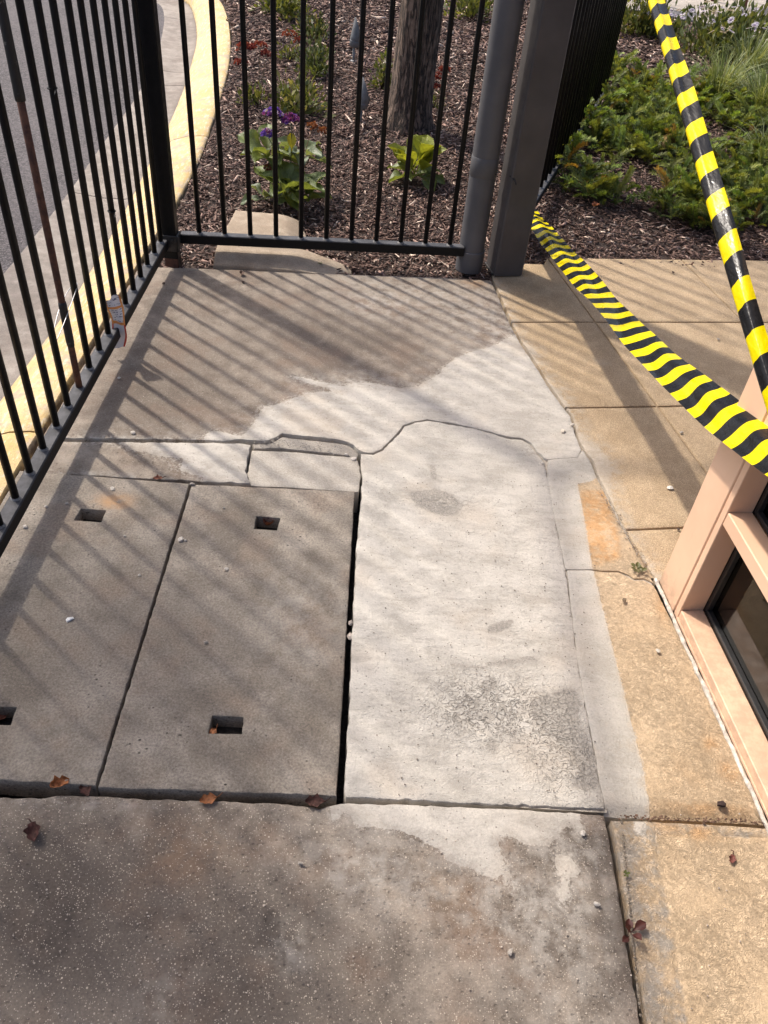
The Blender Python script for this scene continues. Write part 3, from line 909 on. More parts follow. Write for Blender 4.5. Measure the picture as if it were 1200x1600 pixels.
def match(A_, B_):
    j = [int(np.argmin(np.linalg.norm(B_ - a, axis=1))) for a in A_]
    j = np.maximum.accumulate(j)
    R_ = B_[j].copy()
    for _ in range(25): R_[1:-1] = .25 * R_[:-2] + .5 * R_[1:-1] + .25 * R_[2:]
    return R_
Lm = match(I_, L_); Em = match(I_, E_)
def strip_sections(kind):
    out = []
    for i in range(len(I_)):
        a = I_[i]; b = Lm[i]; e = Em[i]
        if kind == 'kerb':
            pr = [(0, -.2), (0, -.012), (.03, -.003), (.12, -.002), (.36, -.010), (.62, -.034), (.84, -.078), (.96, -.112), (1.0, ZG + .003), (1.0, -.25)]
            out.append([(*(a + (b - a) * t), z) for t, z in pr])
        else:
            pr = [(0, -.25), (.004, ZG + .0005), (.12, ZG - .006), (.5, ZG - .012), (.96, ZG + .002), (1.0, ZG - .002), (1.0, -.25)]
            out.append([(*(b + (e - b) * t), z) for t, z in pr])
    return np.array(out)
def build_strip(name, kind, mat, cuts):
    S = strip_sections(kind)
    arc = np.r_[0, np.cumsum(np.linalg.norm(np.diff(I_, axis=0), axis=1))]
    root = empty(name, (0, 0, 0)); tag(root, kind='structure')
    ys = [0.0] + cuts + [arc[-1]]
    for a, b in zip(ys[:-1], ys[1:]):
        ts = np.r_[a + .004, [t for t in arc if a + .012 < t < b - .012], b - .004]
        sec = np.stack([np.stack([np.interp(ts, arc, S[:, k, c]) for c in range(3)], 1) for k in range(S.shape[1])], 1)
        n_, k_ = sec.shape[:2]
        sec[:, 1:-1, 2] += fbm(sec[:, 1:-1, 0] * 8, sec[:, 1:-1, 1] * 8, 3) * .006
        # rounded joint ends
        for q in (0, -1): sec[q, 1:-1, 2] -= .006
        V = sec.reshape(-1, 3); F = []
        for i in range(n_ - 1):
            for k in range(k_ - 1):
                F.append((i * k_ + k, (i + 1) * k_ + k, (i + 1) * k_ + k + 1, i * k_ + k + 1))
        F.append(tuple(range(k_))); F.append(tuple(range((n_ - 1) * k_ + k_ - 1, (n_ - 1) * k_ - 1, -1)))
        t = np.tile(np.linspace(0, 1, k_), n_)
        dirt_shade = np.where((t < .15) | (t > .82), .85, .0) if kind == 'kerb' else np.where(t < .3, .6, .1)
        zero = np.zeros(len(V)); neg = np.full(len(V), -.5)
        me = mesh(name + '_segment', V, F, True, dict(dirt_shade=dirt_shade, cem=neg, gry=neg, dust=zero + .15, rust=zero))
        o = link(name + '_segment', me, mat, root)
        smooth_by_angle(o, 45)
    return root
arcI = np.r_[0, np.cumsum(np.linalg.norm(np.diff(I_, axis=0), axis=1))]
def arc_at(x, y): return float(arcI[np.argmin(np.linalg.norm(I_ - np.array([x, y]), axis=1))])
build_strip('kerb', 'kerb', M['kerb_paint'], [arc_at(*G(45, 668)[:2]), arc_at(-.95, 4.6)])
build_strip('gutter', 'gutter', M['gutter'], [arc_at(*G(150, 300, ZG)[:2]), arc_at(*G(268, 130, ZG)[:2]), arc_at(*G(268, 108, ZG)[:2]), arc_at(*G(280, 28, ZG)[:2])])
rv = [(*p, ZG - .003) for p in Em] + [(-60, 60, ZG - .003), (-60, -40, ZG - .003), (Em[0][0], -40, ZG - .003)]
road = link('road', mesh('road', rv, [tuple(range(len(rv)))[::-1]]), M['asphalt'])
tag(road, kind='structure')

# ------------------------------------------------------------------ planting bed with bark mulch
def bed_h(x, y):
    return -.022 + .022 * fbm(np.asarray(x) * 1.6 + 3, np.asarray(y) * 1.6, 3) + .012 * fbm(np.asarray(x) * 7, np.asarray(y) * 7 + 2, 3) + .006 * np.clip(np.asarray(y) - 3.6, 0, 4)
kx = I_[:, 0]; ky = I_[:, 1]
def kerb_x(y):
    return np.interp(y, ky[:360], kx[:360])
ys = np.arange(2.9, 13.0, .06)
us = np.linspace(0, 1, 90)
V = []
for y in ys:
    x0 = float(kerb_x(y)) + .004
    xs = x0 + (6.0 - x0) * us ** 1.2
    hz = bed_h(xs, np.full_like(xs, y))
    hz = np.minimum(hz, -.02 + np.clip(xs - x0, 0, .3) * .1)
    if y < 3.72: hz = np.minimum(hz, -.012)
    V += [(x, y, z) for x, z in zip(xs, hz)]
nu = len(us)
F = np.array([(i * nu + k, i * nu + k + 1, (i + 1) * nu + k + 1, (i + 1) * nu + k) for i in range(len(ys) - 1) for k in range(nu - 1)])
V = np.array(V)
# keep the bed clear of the paving
def paved(x, y, pad=0.0):
    x = np.asarray(x); y = np.asarray(y)
    lim = np.where(x < .46, 3.003 + (x + .85) * .107, 3.13 + (x - .46) * 1.05)
    lim = np.where(x > .615, 3.30 + (x - .616) * .165 + .02, lim)
    return y < lim - pad
zz = V[:, 2].copy(); zz[paved(V[:, 0], V[:, 1], .01)] = -.10; V[:, 2] = zz
bed = link('planting_bed', mesh('planting_bed', V, F, True), M['soil'])
tag(bed, kind='structure')

def in_view(x, y):
    lo = -1.05 - (y - 3) * .10; hi = .95 + (y - 1.2) * .42
    return (x > lo) & (x < hi + .25)
PATH_EDGE = [(2.45, 5.2), (2.62, 6.2), (3.0, 7.4), (2.95, 8.6), (2.2, 9.0), (1.9, 9.6), (1.5, 12.9), (6, 12.9), (6, 5.2)]
def chips(name, n_per, y0, y1, sc, seed, xmax=9, pale=.22):
    r = np.random.default_rng(seed)
    A_ = (y1 - y0) * 5.0
    n = int(A_ * n_per)
    x = r.uniform(-1.6, 3.4, n); y = r.uniform(y0, y1, n)
    ok = in_view(x, y) & (x > kerb_x(y) + .012) & ~paved(x, y, .012) & ~inside(np.stack([x, y], 1), PATH_EDGE)
    x, y = x[ok], y[ok]; n = len(x)
    Ln = r.gamma(3.0, .0092, n).clip(.010, .075) * sc; W = Ln * r.uniform(.16, .45, n); W = W.clip(.004, .016 * sc); T = r.uniform(.0012, .004, n) * sc
    # irregular slivers: six vertices, eight triangles
    P = np.array([(-1, -.5, 0), (-.75, .6, .1), (.8, .75, -.1), (1, -.3, .1), (0, .1, 1.0), (.1, -.1, -1.0)])
    P = P[None] + r.normal(0, .16, (n, 6, 3))
    P *= np.stack([Ln / 2, W / 2, T], 1)[:, None, :]
    yaw = r.uniform(0, 2 * np.pi, n); pit = r.normal(0, .30, n); rol = r.normal(0, .5, n)
    cy, sy, cp, sp, cr, sr = np.cos(yaw), np.sin(yaw), np.cos(pit), np.sin(pit), np.cos(rol), np.sin(rol)
    X, Y, Z = P[..., 0], P[..., 1], P[..., 2]
    Y, Z = Y * cr[:, None] - Z * sr[:, None], Y * sr[:, None] + Z * cr[:, None]
    X, Z = X * cp[:, None] + Z * sp[:, None], -X * sp[:, None] + Z * cp[:, None]
    X, Y = X * cy[:, None] - Y * sy[:, None], X * sy[:, None] + Y * cy[:, None]
    z0 = bed_h(x, y); z0 = np.where(y < 3.72, np.minimum(z0, -.012), z0)
    z = z0 + r.uniform(-.002, .017, n) * sc
    V = np.stack([X + x[:, None], Y + y[:, None], Z + z[:, None]], 2).reshape(-1, 3)
    f = np.array([(0, 1, 4), (1, 2, 4), (2, 3, 4), (3, 0, 4), (1, 0, 5), (2, 1, 5), (3, 2, 5), (0, 3, 5)])
    F = (f[None] + (np.arange(n) * 6)[:, None, None]).reshape(-1, 3)
    pal = np.array([(.120, .074, .058), (.165, .104, .082), (.070, .043, .034), (.23, .150, .122), (.30, .215, .178), (.52, .41, .33)])
    pr = np.array([.27, .27, .2, .15, .11 - pale * .3, pale * .3]); pr = pr.clip(0); pr /= pr.sum()
    c = pal[r.choice(6, n, p=pr)] * r.uniform(.75, 1.45, (n, 1))
    o = link(name, mesh(name, V, F, False, col=np.repeat(c, 6, 0)), M['chips'])
    return o
ch = chips('bark_mulch', 7000, 2.98, 4.6, 1.0, 1)
tag(ch, 'dark brown bark chip mulch covering the near garden beds', 'mulch', kind='stuff')
ch = chips('bark_mulch', 3600, 4.6, 6.6, 1.25, 2)
tag(ch, 'dark brown bark chip mulch around the tree trunk', 'mulch', kind='stuff')
ch = chips('bark_mulch', 1900, 6.6, 10.5, 1.75, 3)
tag(ch, 'brown bark chip mulch at the far end of the bed', 'mulch', kind='stuff')

# ------------------------------------------------------------------ fences
ZT, ZB = .110, .072           # bottom rail top and underside
FH = 2.25
def picket_mesh(h, r=.0095):
    mb = MB(); mb.tube([(0, 0, 0), (0, 0, h * .33), (0, 0, h * .66), (0, 0, h)], r, 12)
    me = mesh('picket', mb.v, mb.f, True); return me
PM = picket_mesh(FH - ZT - .03)
wb = MB()
for i in range(1):
    ring = [(math.cos(2 * math.pi * k / 12), math.sin(2 * math.pi * k / 12)) for k in range(12)]
    Vw = [(x * .0135, y * .0135, 0) for x, y in ring] + [(x * .0095, y * .0095, .005) for x, y in ring]
    wb.add(Vw, [(k, (k + 1) % 12, 12 + (k + 1) % 12, 12 + k) for k in range(12)])
WM = mesh('weld', wb.v, wb.f, True)
def fence(name, p0, p1, spacing, label, start=0.05, skip=(), ends=(0, 0)):
    p0 = Vector((*p0, 0)); p1 = Vector((*p1, 0)); d = (p1 - p0); Ln = d.length; d.normalize()
    root = empty(name, tuple(p0))
    tag(root, label, 'fence')
    rz = math.atan2(d.y, d.x)
    for nm, a, b in (('bottom_rail', ZB, ZT), ('top_rail', FH - .035, FH)):
        mb = MB(); mb.box((ends[0], -.0195, a), (Ln + ends[1], .0195, b), Matrix.Translation(p0) @ Matrix.Rotation(rz, 4, 'Z'), .003)
        o = mb.build(nm, M['rail'], root); smooth_by_angle(o, 30)
    k = start; i = 0
    while k < Ln - .01:
        if i not in skip:
            o = link('picket', PM, M['black'], root)
            q = p0 + d * k
            o.location = q + Vector((random.uniform(-.001, .001), random.uniform(-.001, .001), ZT - .004)); o.rotation_euler = (random.gauss(0, .0012), random.gauss(0, .0012), random.random())
            w = link('weld', WM, M['weld'], o); w.location = (0, 0, .0042); w.matrix_parent_inverse = Matrix.Identity(4)
        k += spacing; i += 1
    return root, d
feet = [(23, 780), (47, 740), (68, 702), (88, 667), (107, 633), (125, 602), (141, 575), (156, 546), (197, 475), (208, 454), (220, 435), (230, 416)]
fp = np.array([G(x, y, ZT)[:2] for x, y in feet])
idx = np.array([0, 1, 2, 3, 4, 5, 6, 7, 10, 11, 12, 13])
by = np.polyfit(idx, fp[:, 1], 1); bx = np.polyfit(fp[:, 1], fp[:, 0], 1)
FX = lambda y: bx[0] * y + bx[1]
y_first = by[1] - 24 * by[0]
y_end = by[1] + 15 * by[0] + .03
left_fence, _ = fence('metal_fence', (FX(y_first - .05), y_first - .05), (FX(y_end), y_end), by[0],
                      'black tubular metal fence along the yellow kerb, with one rusty picket', .05, skip=(24 + 5,))
# the repaired picket: rusty rod below, chipped black sleeve above
ry = by[0] * 5 + by[1]; rx = FX(ry)
rusty = empty('repaired_picket', (rx, ry, ZT), left_fence)
rusty.matrix_parent_inverse = Matrix.Translation(-left_fence.location)
mb = MB(); mb.tube([(rx, ry, ZT - .003), (rx, ry, .30), (rx, ry, .62), (rx, ry, 1.12)], [.0095, .0092, .0096, .009], 12)
o = mb.build('rod', M['rust'], None, True); o.parent = rusty; o.matrix_parent_inverse = Matrix.Translation(-(Vector(left_fence.location) * 0 + Vector((rx, ry, ZT))))
o['label'] = 'rust brown lower rod of the repaired picket'
mb = MB(); mb.tube([(rx, ry, .885), (rx, ry, .90), (rx, ry, 1.0), (rx, ry, FH - .03)], [.0118, .0122, .0112, .0105], 12)
o = mb.build('sleeve', M['chipped'], None, True); o.parent = rusty; o.matrix_parent_inverse = Matrix.Translation(-Vector((rx, ry, ZT)))
mb = MB(); mb.tube([(rx, ry, .245), (rx, ry, .26), (rx, ry, .37), (rx, ry, .38)], [.0102, .0112, .0112, .0102], 12)
o = mb.build('sleeve', M['chipped'], None, True); o.parent = rusty; o.matrix_parent_inverse = Matrix.Translation(-Vector((rx, ry, ZT)))
# tie wire round three pickets
w = []
cy0 = ry; R_ = by[0] * 1.0
for k in range(31):
    a = 2 * math.pi * k / 30
    w.append((FX(cy0) + .013 * math.sin(a), cy0 + .012 + (R_ + .012) * math.cos(a), .345 + .030 * math.cos(a) + .012 * math.sin(a) ** 2))
mb = MB(); mb.tube(w, .0012, 6)
o = mb.build('tie_wire', M['wire'], None, True)
tag(o, 'thin silver tie wire looped round the rusty fence picket', 'wire')
# black cable ties on the pickets
for k, z, s in ((7, .86, 1), (10, .43, 1)):
    y = by[0] * k + by[1]; x = FX(y)
    mb = MB()
    mb.tube([(x + .0112 * math.cos(t), y + .0112 * math.sin(t), z) for t in np.linspace(0, 6.1, 14)], .002, 6)
    mb.tube([(x + .01, y - .008, z), (x + .018, y - .03, z + .001), (x + .022, y - .05, z - .003)], .0018, 6)
    o = mb.build('cable_tie', M['black'], None, True)
    tag(o, ('black cable tie on the left fence, the higher of two' if k == 7 else 'black cable tie on the left fence, the lower one nearer the corner post'), 'cable tie', 'cable ties on the fence')

bpts = [(350 + x / 3, y / 3) for x, y in [(-123, 1095), (10, 1098), (125, 1105), (243, 1110), (362, 1117), (480, 1122), (597, 1128), (712, 1133), (830, 1138), (943, 1143), (1057, 1150)]]
bp = np.array([G(x, y, ZT)[:2] for x, y in bpts])
i_ = np.arange(len(bp))
bxx = np.polyfit(i_, bp[:, 0], 1); byy = np.polyfit(i_, bp[:, 1], 1)
BF = lambda k: (bxx[0] * k + bxx[1], byy[0] * k + byy[1])
sp_b = math.hypot(bxx[0], byy[0])
fence('metal_fence', BF(-.72), BF(10.6), sp_b, 'black tubular metal fence in front of the mulched bed and tree', .72 * sp_b)
# corner post
cpx, cpy = FX(y_end) + .022, y_end + .035
post = empty('corner_post', (cpx, cpy, -.05))
tag(post, 'black square steel post at the corner of the two fences', 'post')
mb = MB(); mb.box((cpx - .027, cpy - .027, -.06), (cpx + .027, cpy + .027, FH + .05), None, .004)
smooth_by_angle(mb.build('shaft', M['black'], post), 30)
mb = MB(); mb.box((cpx - .030, cpy - .034, ZB - .012), (cpx + .040, cpy - .0275, ZT + .014), None, .002)
mb.box((cpx + .0275, cpy - .034, ZB - .012), (cpx + .034, cpy + .026, ZT + .014), None, .002)
mb.build('bracket', M['galv'], post)
for q in ((cpx + .012, cpy - .036, ZT - .005), (cpx - .016, cpy - .036, ZT - .005)):
    mb = MB(); mb.tube([(q[0], q[1] + .004, q[2]), (q[0], q[1] - .005, q[2])], .0075, 6)
    mb.build('bolt', M['galv'], post)
mb = MB(); mb.box((cpx - .026, cpy - .026, -.062), (cpx + .026, cpy + .026, .03), Matrix.Translation((.0006, -.0022, 0)), .003)
mb.build('rusty_foot', M['rust'], post)['label'] = 'rust stained foot of the corner post'

f3a = np.array([.556, 3.42]); f3b = G(945, 138, ZT)[:2]
f3d = (f3b - G(850, 285, ZT)[:2]); f3d /= np.linalg.norm(f3d)
f3a = f3b - f3d * 2.52
fence('metal_fence', tuple(f3a), tuple(f3b + f3d * .04), .10, 'black metal fence running back from the grey post past the ground cover', .05)

# ------------------------------------------------------------------ grey post and downpipe
pa = G(772, 434)[:2]; pb = G(816, 431)[:2]
ang = math.radians(13)
pw = .122
post_root = empty('steel_post', (pa[0], pa[1], 0))
tag(post_root, 'tall square charcoal grey steel post beside the downpipe', 'post')
MP = Matrix.Translation((pa[0], pa[1], 0)) @ Matrix.Rotation(ang, 4, 'Z')
mb = MB(); mb.box((0, 0, .002), (pw, pw, 3.2), MP, .006)
smooth_by_angle(mb.build('shaft', M['post'], post_root), 30)
mb = MB(); mb.box((-.004, .02, .0), (pw + .004, pw + .004, .010), MP, .001)
mb.build('base_plate', M['galv'], post_root)
pipe_c = (G(733, 428)[0] + .0, G(733, 428)[1] + .052)
pr = .0515
pipe_root = empty('downpipe', (*pipe_c, 0))
tag(pipe_root, 'round charcoal grey downpipe standing between fence and square post', 'downpipe')
def ring_tube(zs, rs, name):
    mb = MB(); mb.tube([(*pipe_c, z) for z in zs], rs, 40); o = mb.build(name, M['pipe'], pipe_root); smooth_by_angle(o, 35); return o
ring_tube([0.0, .085, .088], [pr + .0045, pr + .0045, pr + .002], 'base_socket')
ring_tube([.06, .4, 1.6, 3.2], pr, 'pipe')
ring_tube([.385, .387, .455, .457], [pr + .0005, pr + .0018, pr + .0018, pr + .0005], 'coupling')
mb = MB()
mb.tube([(pipe_c[0] + (pr + .002) * math.cos(t), pipe_c[1] + (pr + .002) * math.sin(t), .40) for t in np.linspace(-.6, 1.2, 10)], .003, 8)
d_ = Vector((pa[0] + .004, pa[1] + .05, .41))
mb.tube([(pa[0] - .004, pa[1] + .02, .405), (pa[0] + .012, pa[1] - .006, .400), (pa[0] + .02, pa[1] - .010, .385)], .004, 6)
mb.build('strap', M['galv'], pipe_root)

# ------------------------------------------------------------------ broken concrete edging block under the back fence
def blk_att(XY, A):
    A['dirt_shade'] = .6 * blob(XY, 430, 392, .12, .02, .03) + .4 * blob(XY, 340, 420, .3, .02)
OUTB = [tuple(p) for p in G2([(333, 419), (420, 424), (520, 430)], 0)] + [(-.10, 3.07), (-.11, 3.16), (-.30, 3.205), (-.662, 3.205)]
def blk_z(XY):
    y0 = 3.03 + (XY[:, 0] + .63) * .09
    t = np.clip((y0 + .095 - XY[:, 1]) / .09, 0, 1)
    s = np.clip((XY[:, 0] + .36) / .28, 0, 1) ** 1.3 * .05 * np.clip((XY[:, 1] - 3.04) / .12 + .35, 0, 1)
    return -.026 * t * t * (3 - 2 * t) - s
ob = slab('edging_strip', OUTB, M['kerbstone'], None,   .040, thick=.14, jag=.003, bevel=.006, grid=.012, attr=blk_att, zfun=blk_z, jseed=60, smoothz=.003)
tag(ob, 'low beige concrete edging strip lying under the back fence rail', 'concrete strip')
ob = slab('concrete_block', [(-.655, 3.225), (-.34, 3.225), (-.32, 3.40), (-.36, 3.515), (-.645, 3.522)], M['kerbstone'], None, .046, thick=.14, jag=.003, bevel=.006, grid=.012, attr=blk_att, jseed=63, smoothz=.004,
          zfun=lambda XY: -.035 * np.clip((XY[:, 0] + .46) / .12, 0, 1) ** 2)
tag(ob, 'small beige concrete block in the mulch just behind the back fence rail', 'concrete block')

# ------------------------------------------------------------------ glazed shopfront corner
wa = np.array([.786, 1.483]); wb_ = np.array([.863, .83]); wd = wb_ - wa; wd /= np.linalg.norm(wd)
MW = Matrix(((wd[0], -wd[1], 0, wa[0]), (wd[1], wd[0], 0, wa[1]), (0, 0, 1, 0), (0, 0, 0, 1)))   # local x along the sill towards the viewer, local y into the building
win = empty('shopfront_window', (wa[0], wa[1], 0))
tag(win, 'salmon pink framed shopfront window at the right edge of the paving', 'window')
def wpart(name, boxes, mat, bevel=.0015, parent=None):
    mb = MB()
    for lo, hi in boxes: mb.box(lo, hi, MW, bevel)
    o = mb.build(name, mat, win); smooth_by_angle(o, 30); return o
WL = 2.2; WH = 2.45
wpart('jamb', [((0, 0, .0), (.103, .11, WH))], M['salmon'], .0025)
wpart('jamb_bead', [((.1055, .001, .0), (.126, .060, WH))], M['salmon'])
wpart('jamb_reveal', [((.1035, .006, .0), (.1052, .09, WH))], M['gasket'])
wpart('sill', [((.1262, .002, .003), (WL, .060, .034))], M['salmon'], .002)
wpart('sill_lip', [((.1262, -.0015, .003), (WL, .0018, .010))], M['salmon'], .0005)
wpart('transom', [((.1262, .002, .322), (WL, .060, .358))], M['salmon'], .002)
wpart('far_mullion', [((WL, 0, 0), (WL + .1, .11, WH))], M['salmon'])
wpart('head', [((.1262, .002, WH - .06), (WL, .06, WH))], M['salmon'])
gz = [(.0345, .3215), (.3585, WH - .061)]
for a, b in gz:
    wpart('gasket', [((.1265, .0605, a), (.1385, .074, b)), ((.1385, .0605, a), (WL, .074, a + .012)), ((.1385, .0605, b - .012), (WL, .074, b))], M['gasket'], .001)
    wpart('pane', [((.13, .0745, a), (WL, .0805, b))], M['glass'], 0)
wpart('frame_reflection_bars', [((.1262, .081, .0), (WL, .125, .034)), ((.1062, .081, .0), (.126, .125, WH)), ((.1262, .081, .322), (WL, .125, .358))], M['salmon'], .002)  # salmon bars behind the glass, standing in for the frame's reflection
# the return face of the corner and the room behind
wpart('return_jamb', [((.0, .111, .0), (.06, .21, WH))], M['salmon'], .002)
wpart('return_sill', [((.0, .2105, .003), (.06, 2.0, .034)), ((.0, .2105, .322), (.06, 2.0, .358))], M['salmon'], .002)
wpart('return_pane', [((.028, .2105, .0345), (.034, 2.0, .3215)), ((.028, .2105, .3585), (.034, 2.0, WH - .06))], M['glass'], 0)
wpart('roof_edge', [((-.05, -.05, WH), (WL + .2, 2.1, WH + .15))], M['salmon'], .003)
wpart('room_floor', [((.07, .13, -.03), (WL, 2.05, .006))], M['carpet'], 0)
wpart('room_wall', [((.0, 2.01, .0), (WL + .1, 2.08, WH)), ((WL + .02, .12, 0), (WL + .09, 2.0, WH))], M['inside_wall'], 0)
# lumpy bead of caulk at the sill
mb = MB(); pts = []
for k in range(90):
    t = k / 89 * 1.4
    j = fbm(np.array([t * 30]), np.array([2.0]))[0]; j2 = fbm(np.array([t * 55]), np.array([7.0]))[0]
    p = MW @ Vector((t - .01, -.007 + j * .006, .001 + .002 * j2)); pts.append(p)
mb.tube(pts, [.0042 + .006 * abs(fbm(np.array([k * .7]), np.array([4.0]))[0]) for k in range(90)], 8)
ck = mb.build('caulk_bead', M['caulk'], win, True)

# ------------------------------------------------------------------ barrier tapes
def ray(px, py, d):
    r = ROT @ np.array([px - 600.0, py - 800.0, F_PX]); r /= np.linalg.norm(r)
    return np.array([0, 0, CAM_H]) + r * d
def spline(P, n):
    P = np.array(P, float)
    d = np.r_[0, np.cumsum(np.linalg.norm(np.diff(P, axis=0), axis=1))]
    t = np.linspace(0, d[-1], n)
    Q = np.stack([np.interp(t, d, P[:, k]) for k in range(3)], 1)
    for _ in range(int(n * .6)): Q[1:-1] = .25 * Q[:-2] + .5 * Q[1:-1] + .25 * Q[2:]
    return Q
def tape(path, normals, width, fold, label, ripple=.004, name='barrier_tape', nw=13, slant=.008):
    n = len(path); V = []; al = []; ac = []
    s = np.r_[0, np.cumsum(np.linalg.norm(np.diff(path, axis=0), axis=1))]
    for i in range(n):
        t = path[min(i + 1, n - 1)] - path[max(i - 1, 0)]; t = t / np.linalg.norm(t)
        nn = normals[i] - t * (normals[i] @ t); nn /= np.linalg.norm(nn)
        b = np.cross(nn, t)
        for k in range(nw):
            u = k / (nw - 1) - .5
            x, h = fold(u, s[i])
            V.append(path[i] + b * x * width + nn * (h + ripple * math.sin(u * 9 + s[i] * 3)))
            al.append(s[i] + slant * u); ac.append(u)
    F = np.array([(i * nw + k, i * nw + k + 1, (i + 1) * nw + k + 1, (i + 1) * nw + k) for i in range(n - 1) for k in range(nw - 1)])
    o = link(name, mesh(name, V, F, True, dict(along=al, across=ac)), M['tape'])
    return tag(o, label, 'barrier tape')
TP = [(838, 343), (870, 385), (905, 426), (946, 472), (1000, 532), (1050, 580), (1105, 627), (1155, 668), (1200, 703), (1265, 748)]
ts_ = np.r_[0, np.cumsum(np.linalg.norm(np.diff(np.array(TP, float), axis=0), axis=1))]; ts_ /= ts_[8]
P1 = [ray(*p, 1 / ((1 - t) / 3.72 + t / 1.74)) for p, t in zip(TP, ts_)]
P1 = [P1[0] + (P1[0] - P1[1]) * .8 + np.array([0, 0, -.03])] + P1
path1 = spline(P1, 240)
cam_p = np.array([0, 0, CAM_H])
nr = []
for i, p in enumerate(path1):
    v = cam_p - p; v /= np.linalg.norm(v)
    w_ = max(0, 1 - i / 25)
    q_ = i / len(path1)
    nr.append(v * (.12 + .8 * q_) + np.array([-.05, -.08, 1.0 - .45 * q_]) + np.array([-.5, 0, 0]) * w_ + np.array([.16 * math.sin(i * .055), 0, .0]) * min(1, i / 60))
def fold1(u, s):
    a = .0050 * math.exp(-s * .8) + .0008
    return u, a * math.cos(u * 2 * math.pi * 1.15 + .6 * math.sin(s * 2.2)) + .004 * math.sin(s * 3.1 + u * 4) + .0035 * math.sin(s * 11 + 2 * math.sin(u * 3)) * (u * u * 4) + .0012 * math.sin(s * 23 + u * 9)
tape(path1, nr, .090, fold1, 'lower yellow and black striped barrier tape from post across the paving', .0015)
P2 = [ray(985, -170, 2.75), ray(1010, -70, 2.35), ray(1032, 0, 2.12), ray(1060, 90, 1.90), ray(1090, 190, 1.72), ray(1122, 300, 1.57), ray(1155, 410, 1.46), ray(1183, 505, 1.39), ray(1200, 562, 1.35), ray(1240, 690, 1.29)]
path2 = spline(P2, 160)
nr2 = []
for p in path2:
    v = cam_p - p; v /= np.linalg.norm(v); nr2.append(v + np.array([.28, -.05, .15]))
def fold2(u, s):
    # folded lengthwise: a broad front leaf and the back leaf peeping out on the left
    if u > -.1:
        t = (u + .1) / .6
        return -.19 + t * .38 + .012 * math.sin(s * 7), .003 * math.sin(t * 3.1 + s * 4) + .0014 * math.sin(s * 17 + t * 3)
    t = (-.1 - u) / .4
    return -.19 - .13 * math.sin(t * 2.2) , -.003 - .016 * t
tape(path2, nr2, .054, fold2, 'upper yellow and black barrier tape folded lengthwise, above the ground cover', .0, slant=.014)

# ------------------------------------------------------------------ plants
def leaf_mesh(name, L, W, cols, wave=.1, fold=.25, droop=.5, nu=9, nv=5, petiole=.25, seed=0, tipround=.55):
    r = np.random.default_rng(seed); V = []; C = []
    for i in range(nu):
        t = i / (nu - 1)
        if t < petiole: hw = .06 + .10 * (t / petiole) ** 2
        else:
            q = (t - petiole) / (1 - petiole)
            hw = .16 + .84 * math.sin(min(1, q / tipround) * math.pi / 2) if q < tipround else math.sqrt(max(0, 1 - ((q - tipround) / (1 - tipround)) ** 2)) + .02
        hw *= W / 2
        for k in range(nv):
            u = k / (nv - 1) * 2 - 1
            x = t * L; y = u * hw
            z = abs(u) * hw * fold * 2 - droop * L * t * t * .5 + wave * W * .5 * math.sin(t * 11 + seed + (u > 0) * 2) * u * u * (t > petiole)
            V.append((x * (1 - .08 * droop * t), y, z))
            c = np.array(cols[0]) * (1 - t) + np.array(cols[1]) * t
            if k == nv // 2: c = c * 1.35
            C.append(c)
    F = [(i * nv + k, (i + 1) * nv + k, (i + 1) * nv + k + 1, i * nv + k + 1) for i in range(nu - 1) for k in range(nv - 1)]
    return mesh(name, V, F, True, col=np.array(C))

def place_leaf(me, root, p, yaw, pitch, s=1.0, roll=0.0, mat='leaf'):
    o = link('leaf', me, M[mat], root)
    o.matrix_world = Matrix.Identity(4)
    rp = root.location
    o.matrix_parent_inverse = Matrix.Identity(4)
    o.location = Vector(p) - Vector(rp)
    o.rotation_euler = (roll, -pitch, yaw); o.scale = (s, s, s)
    return o

GL1 = [leaf_mesh('leaf', .15, .075, ((.16, .19, .07), (.14, .185, .05)), .35, .35, .5, 10, 7, .22, k) for k in range(3)]
GL2 = [leaf_mesh('leaf', .13, .06, ((.19, .22, .13), (.17, .22, .12)), .45, .35, .7, 10, 7, .25, 5 + k) for k in range(2)]
GL3 = [leaf_mesh('leaf', .16, .085, ((.18, .21, .04), (.25, .28, .035)), .12, .30, .35, 10, 7, .35, 9 + k) for k in range(3)]
YL = leaf_mesh('leaf', .09, .04, ((.40, .36, .03), (.45, .38, .03)), .3, .3, .4, 9, 5, .25, 20)

def stalk(root, p0, p1, r=.003, col=(.12, .15, .05), bend=(0, 0, 0)):
    p0 = Vector(p0); p1 = Vector(p1); mid_ = (p0 + p1) / 2 + Vector(bend)
    mb = MB(); pts = [p0 * (1 - t) ** 2 + mid_ * 2 * t * (1 - t) + p1 * t * t for t in np.linspace(0, 1, 7)]
    mb.tube(pts, [r * (1 - .4 * t) for t in np.linspace(0, 1, 7)], 6)
    mb.c = [col] * len(mb.v)
    return mb.build('stem', M['foliage'], root, True)

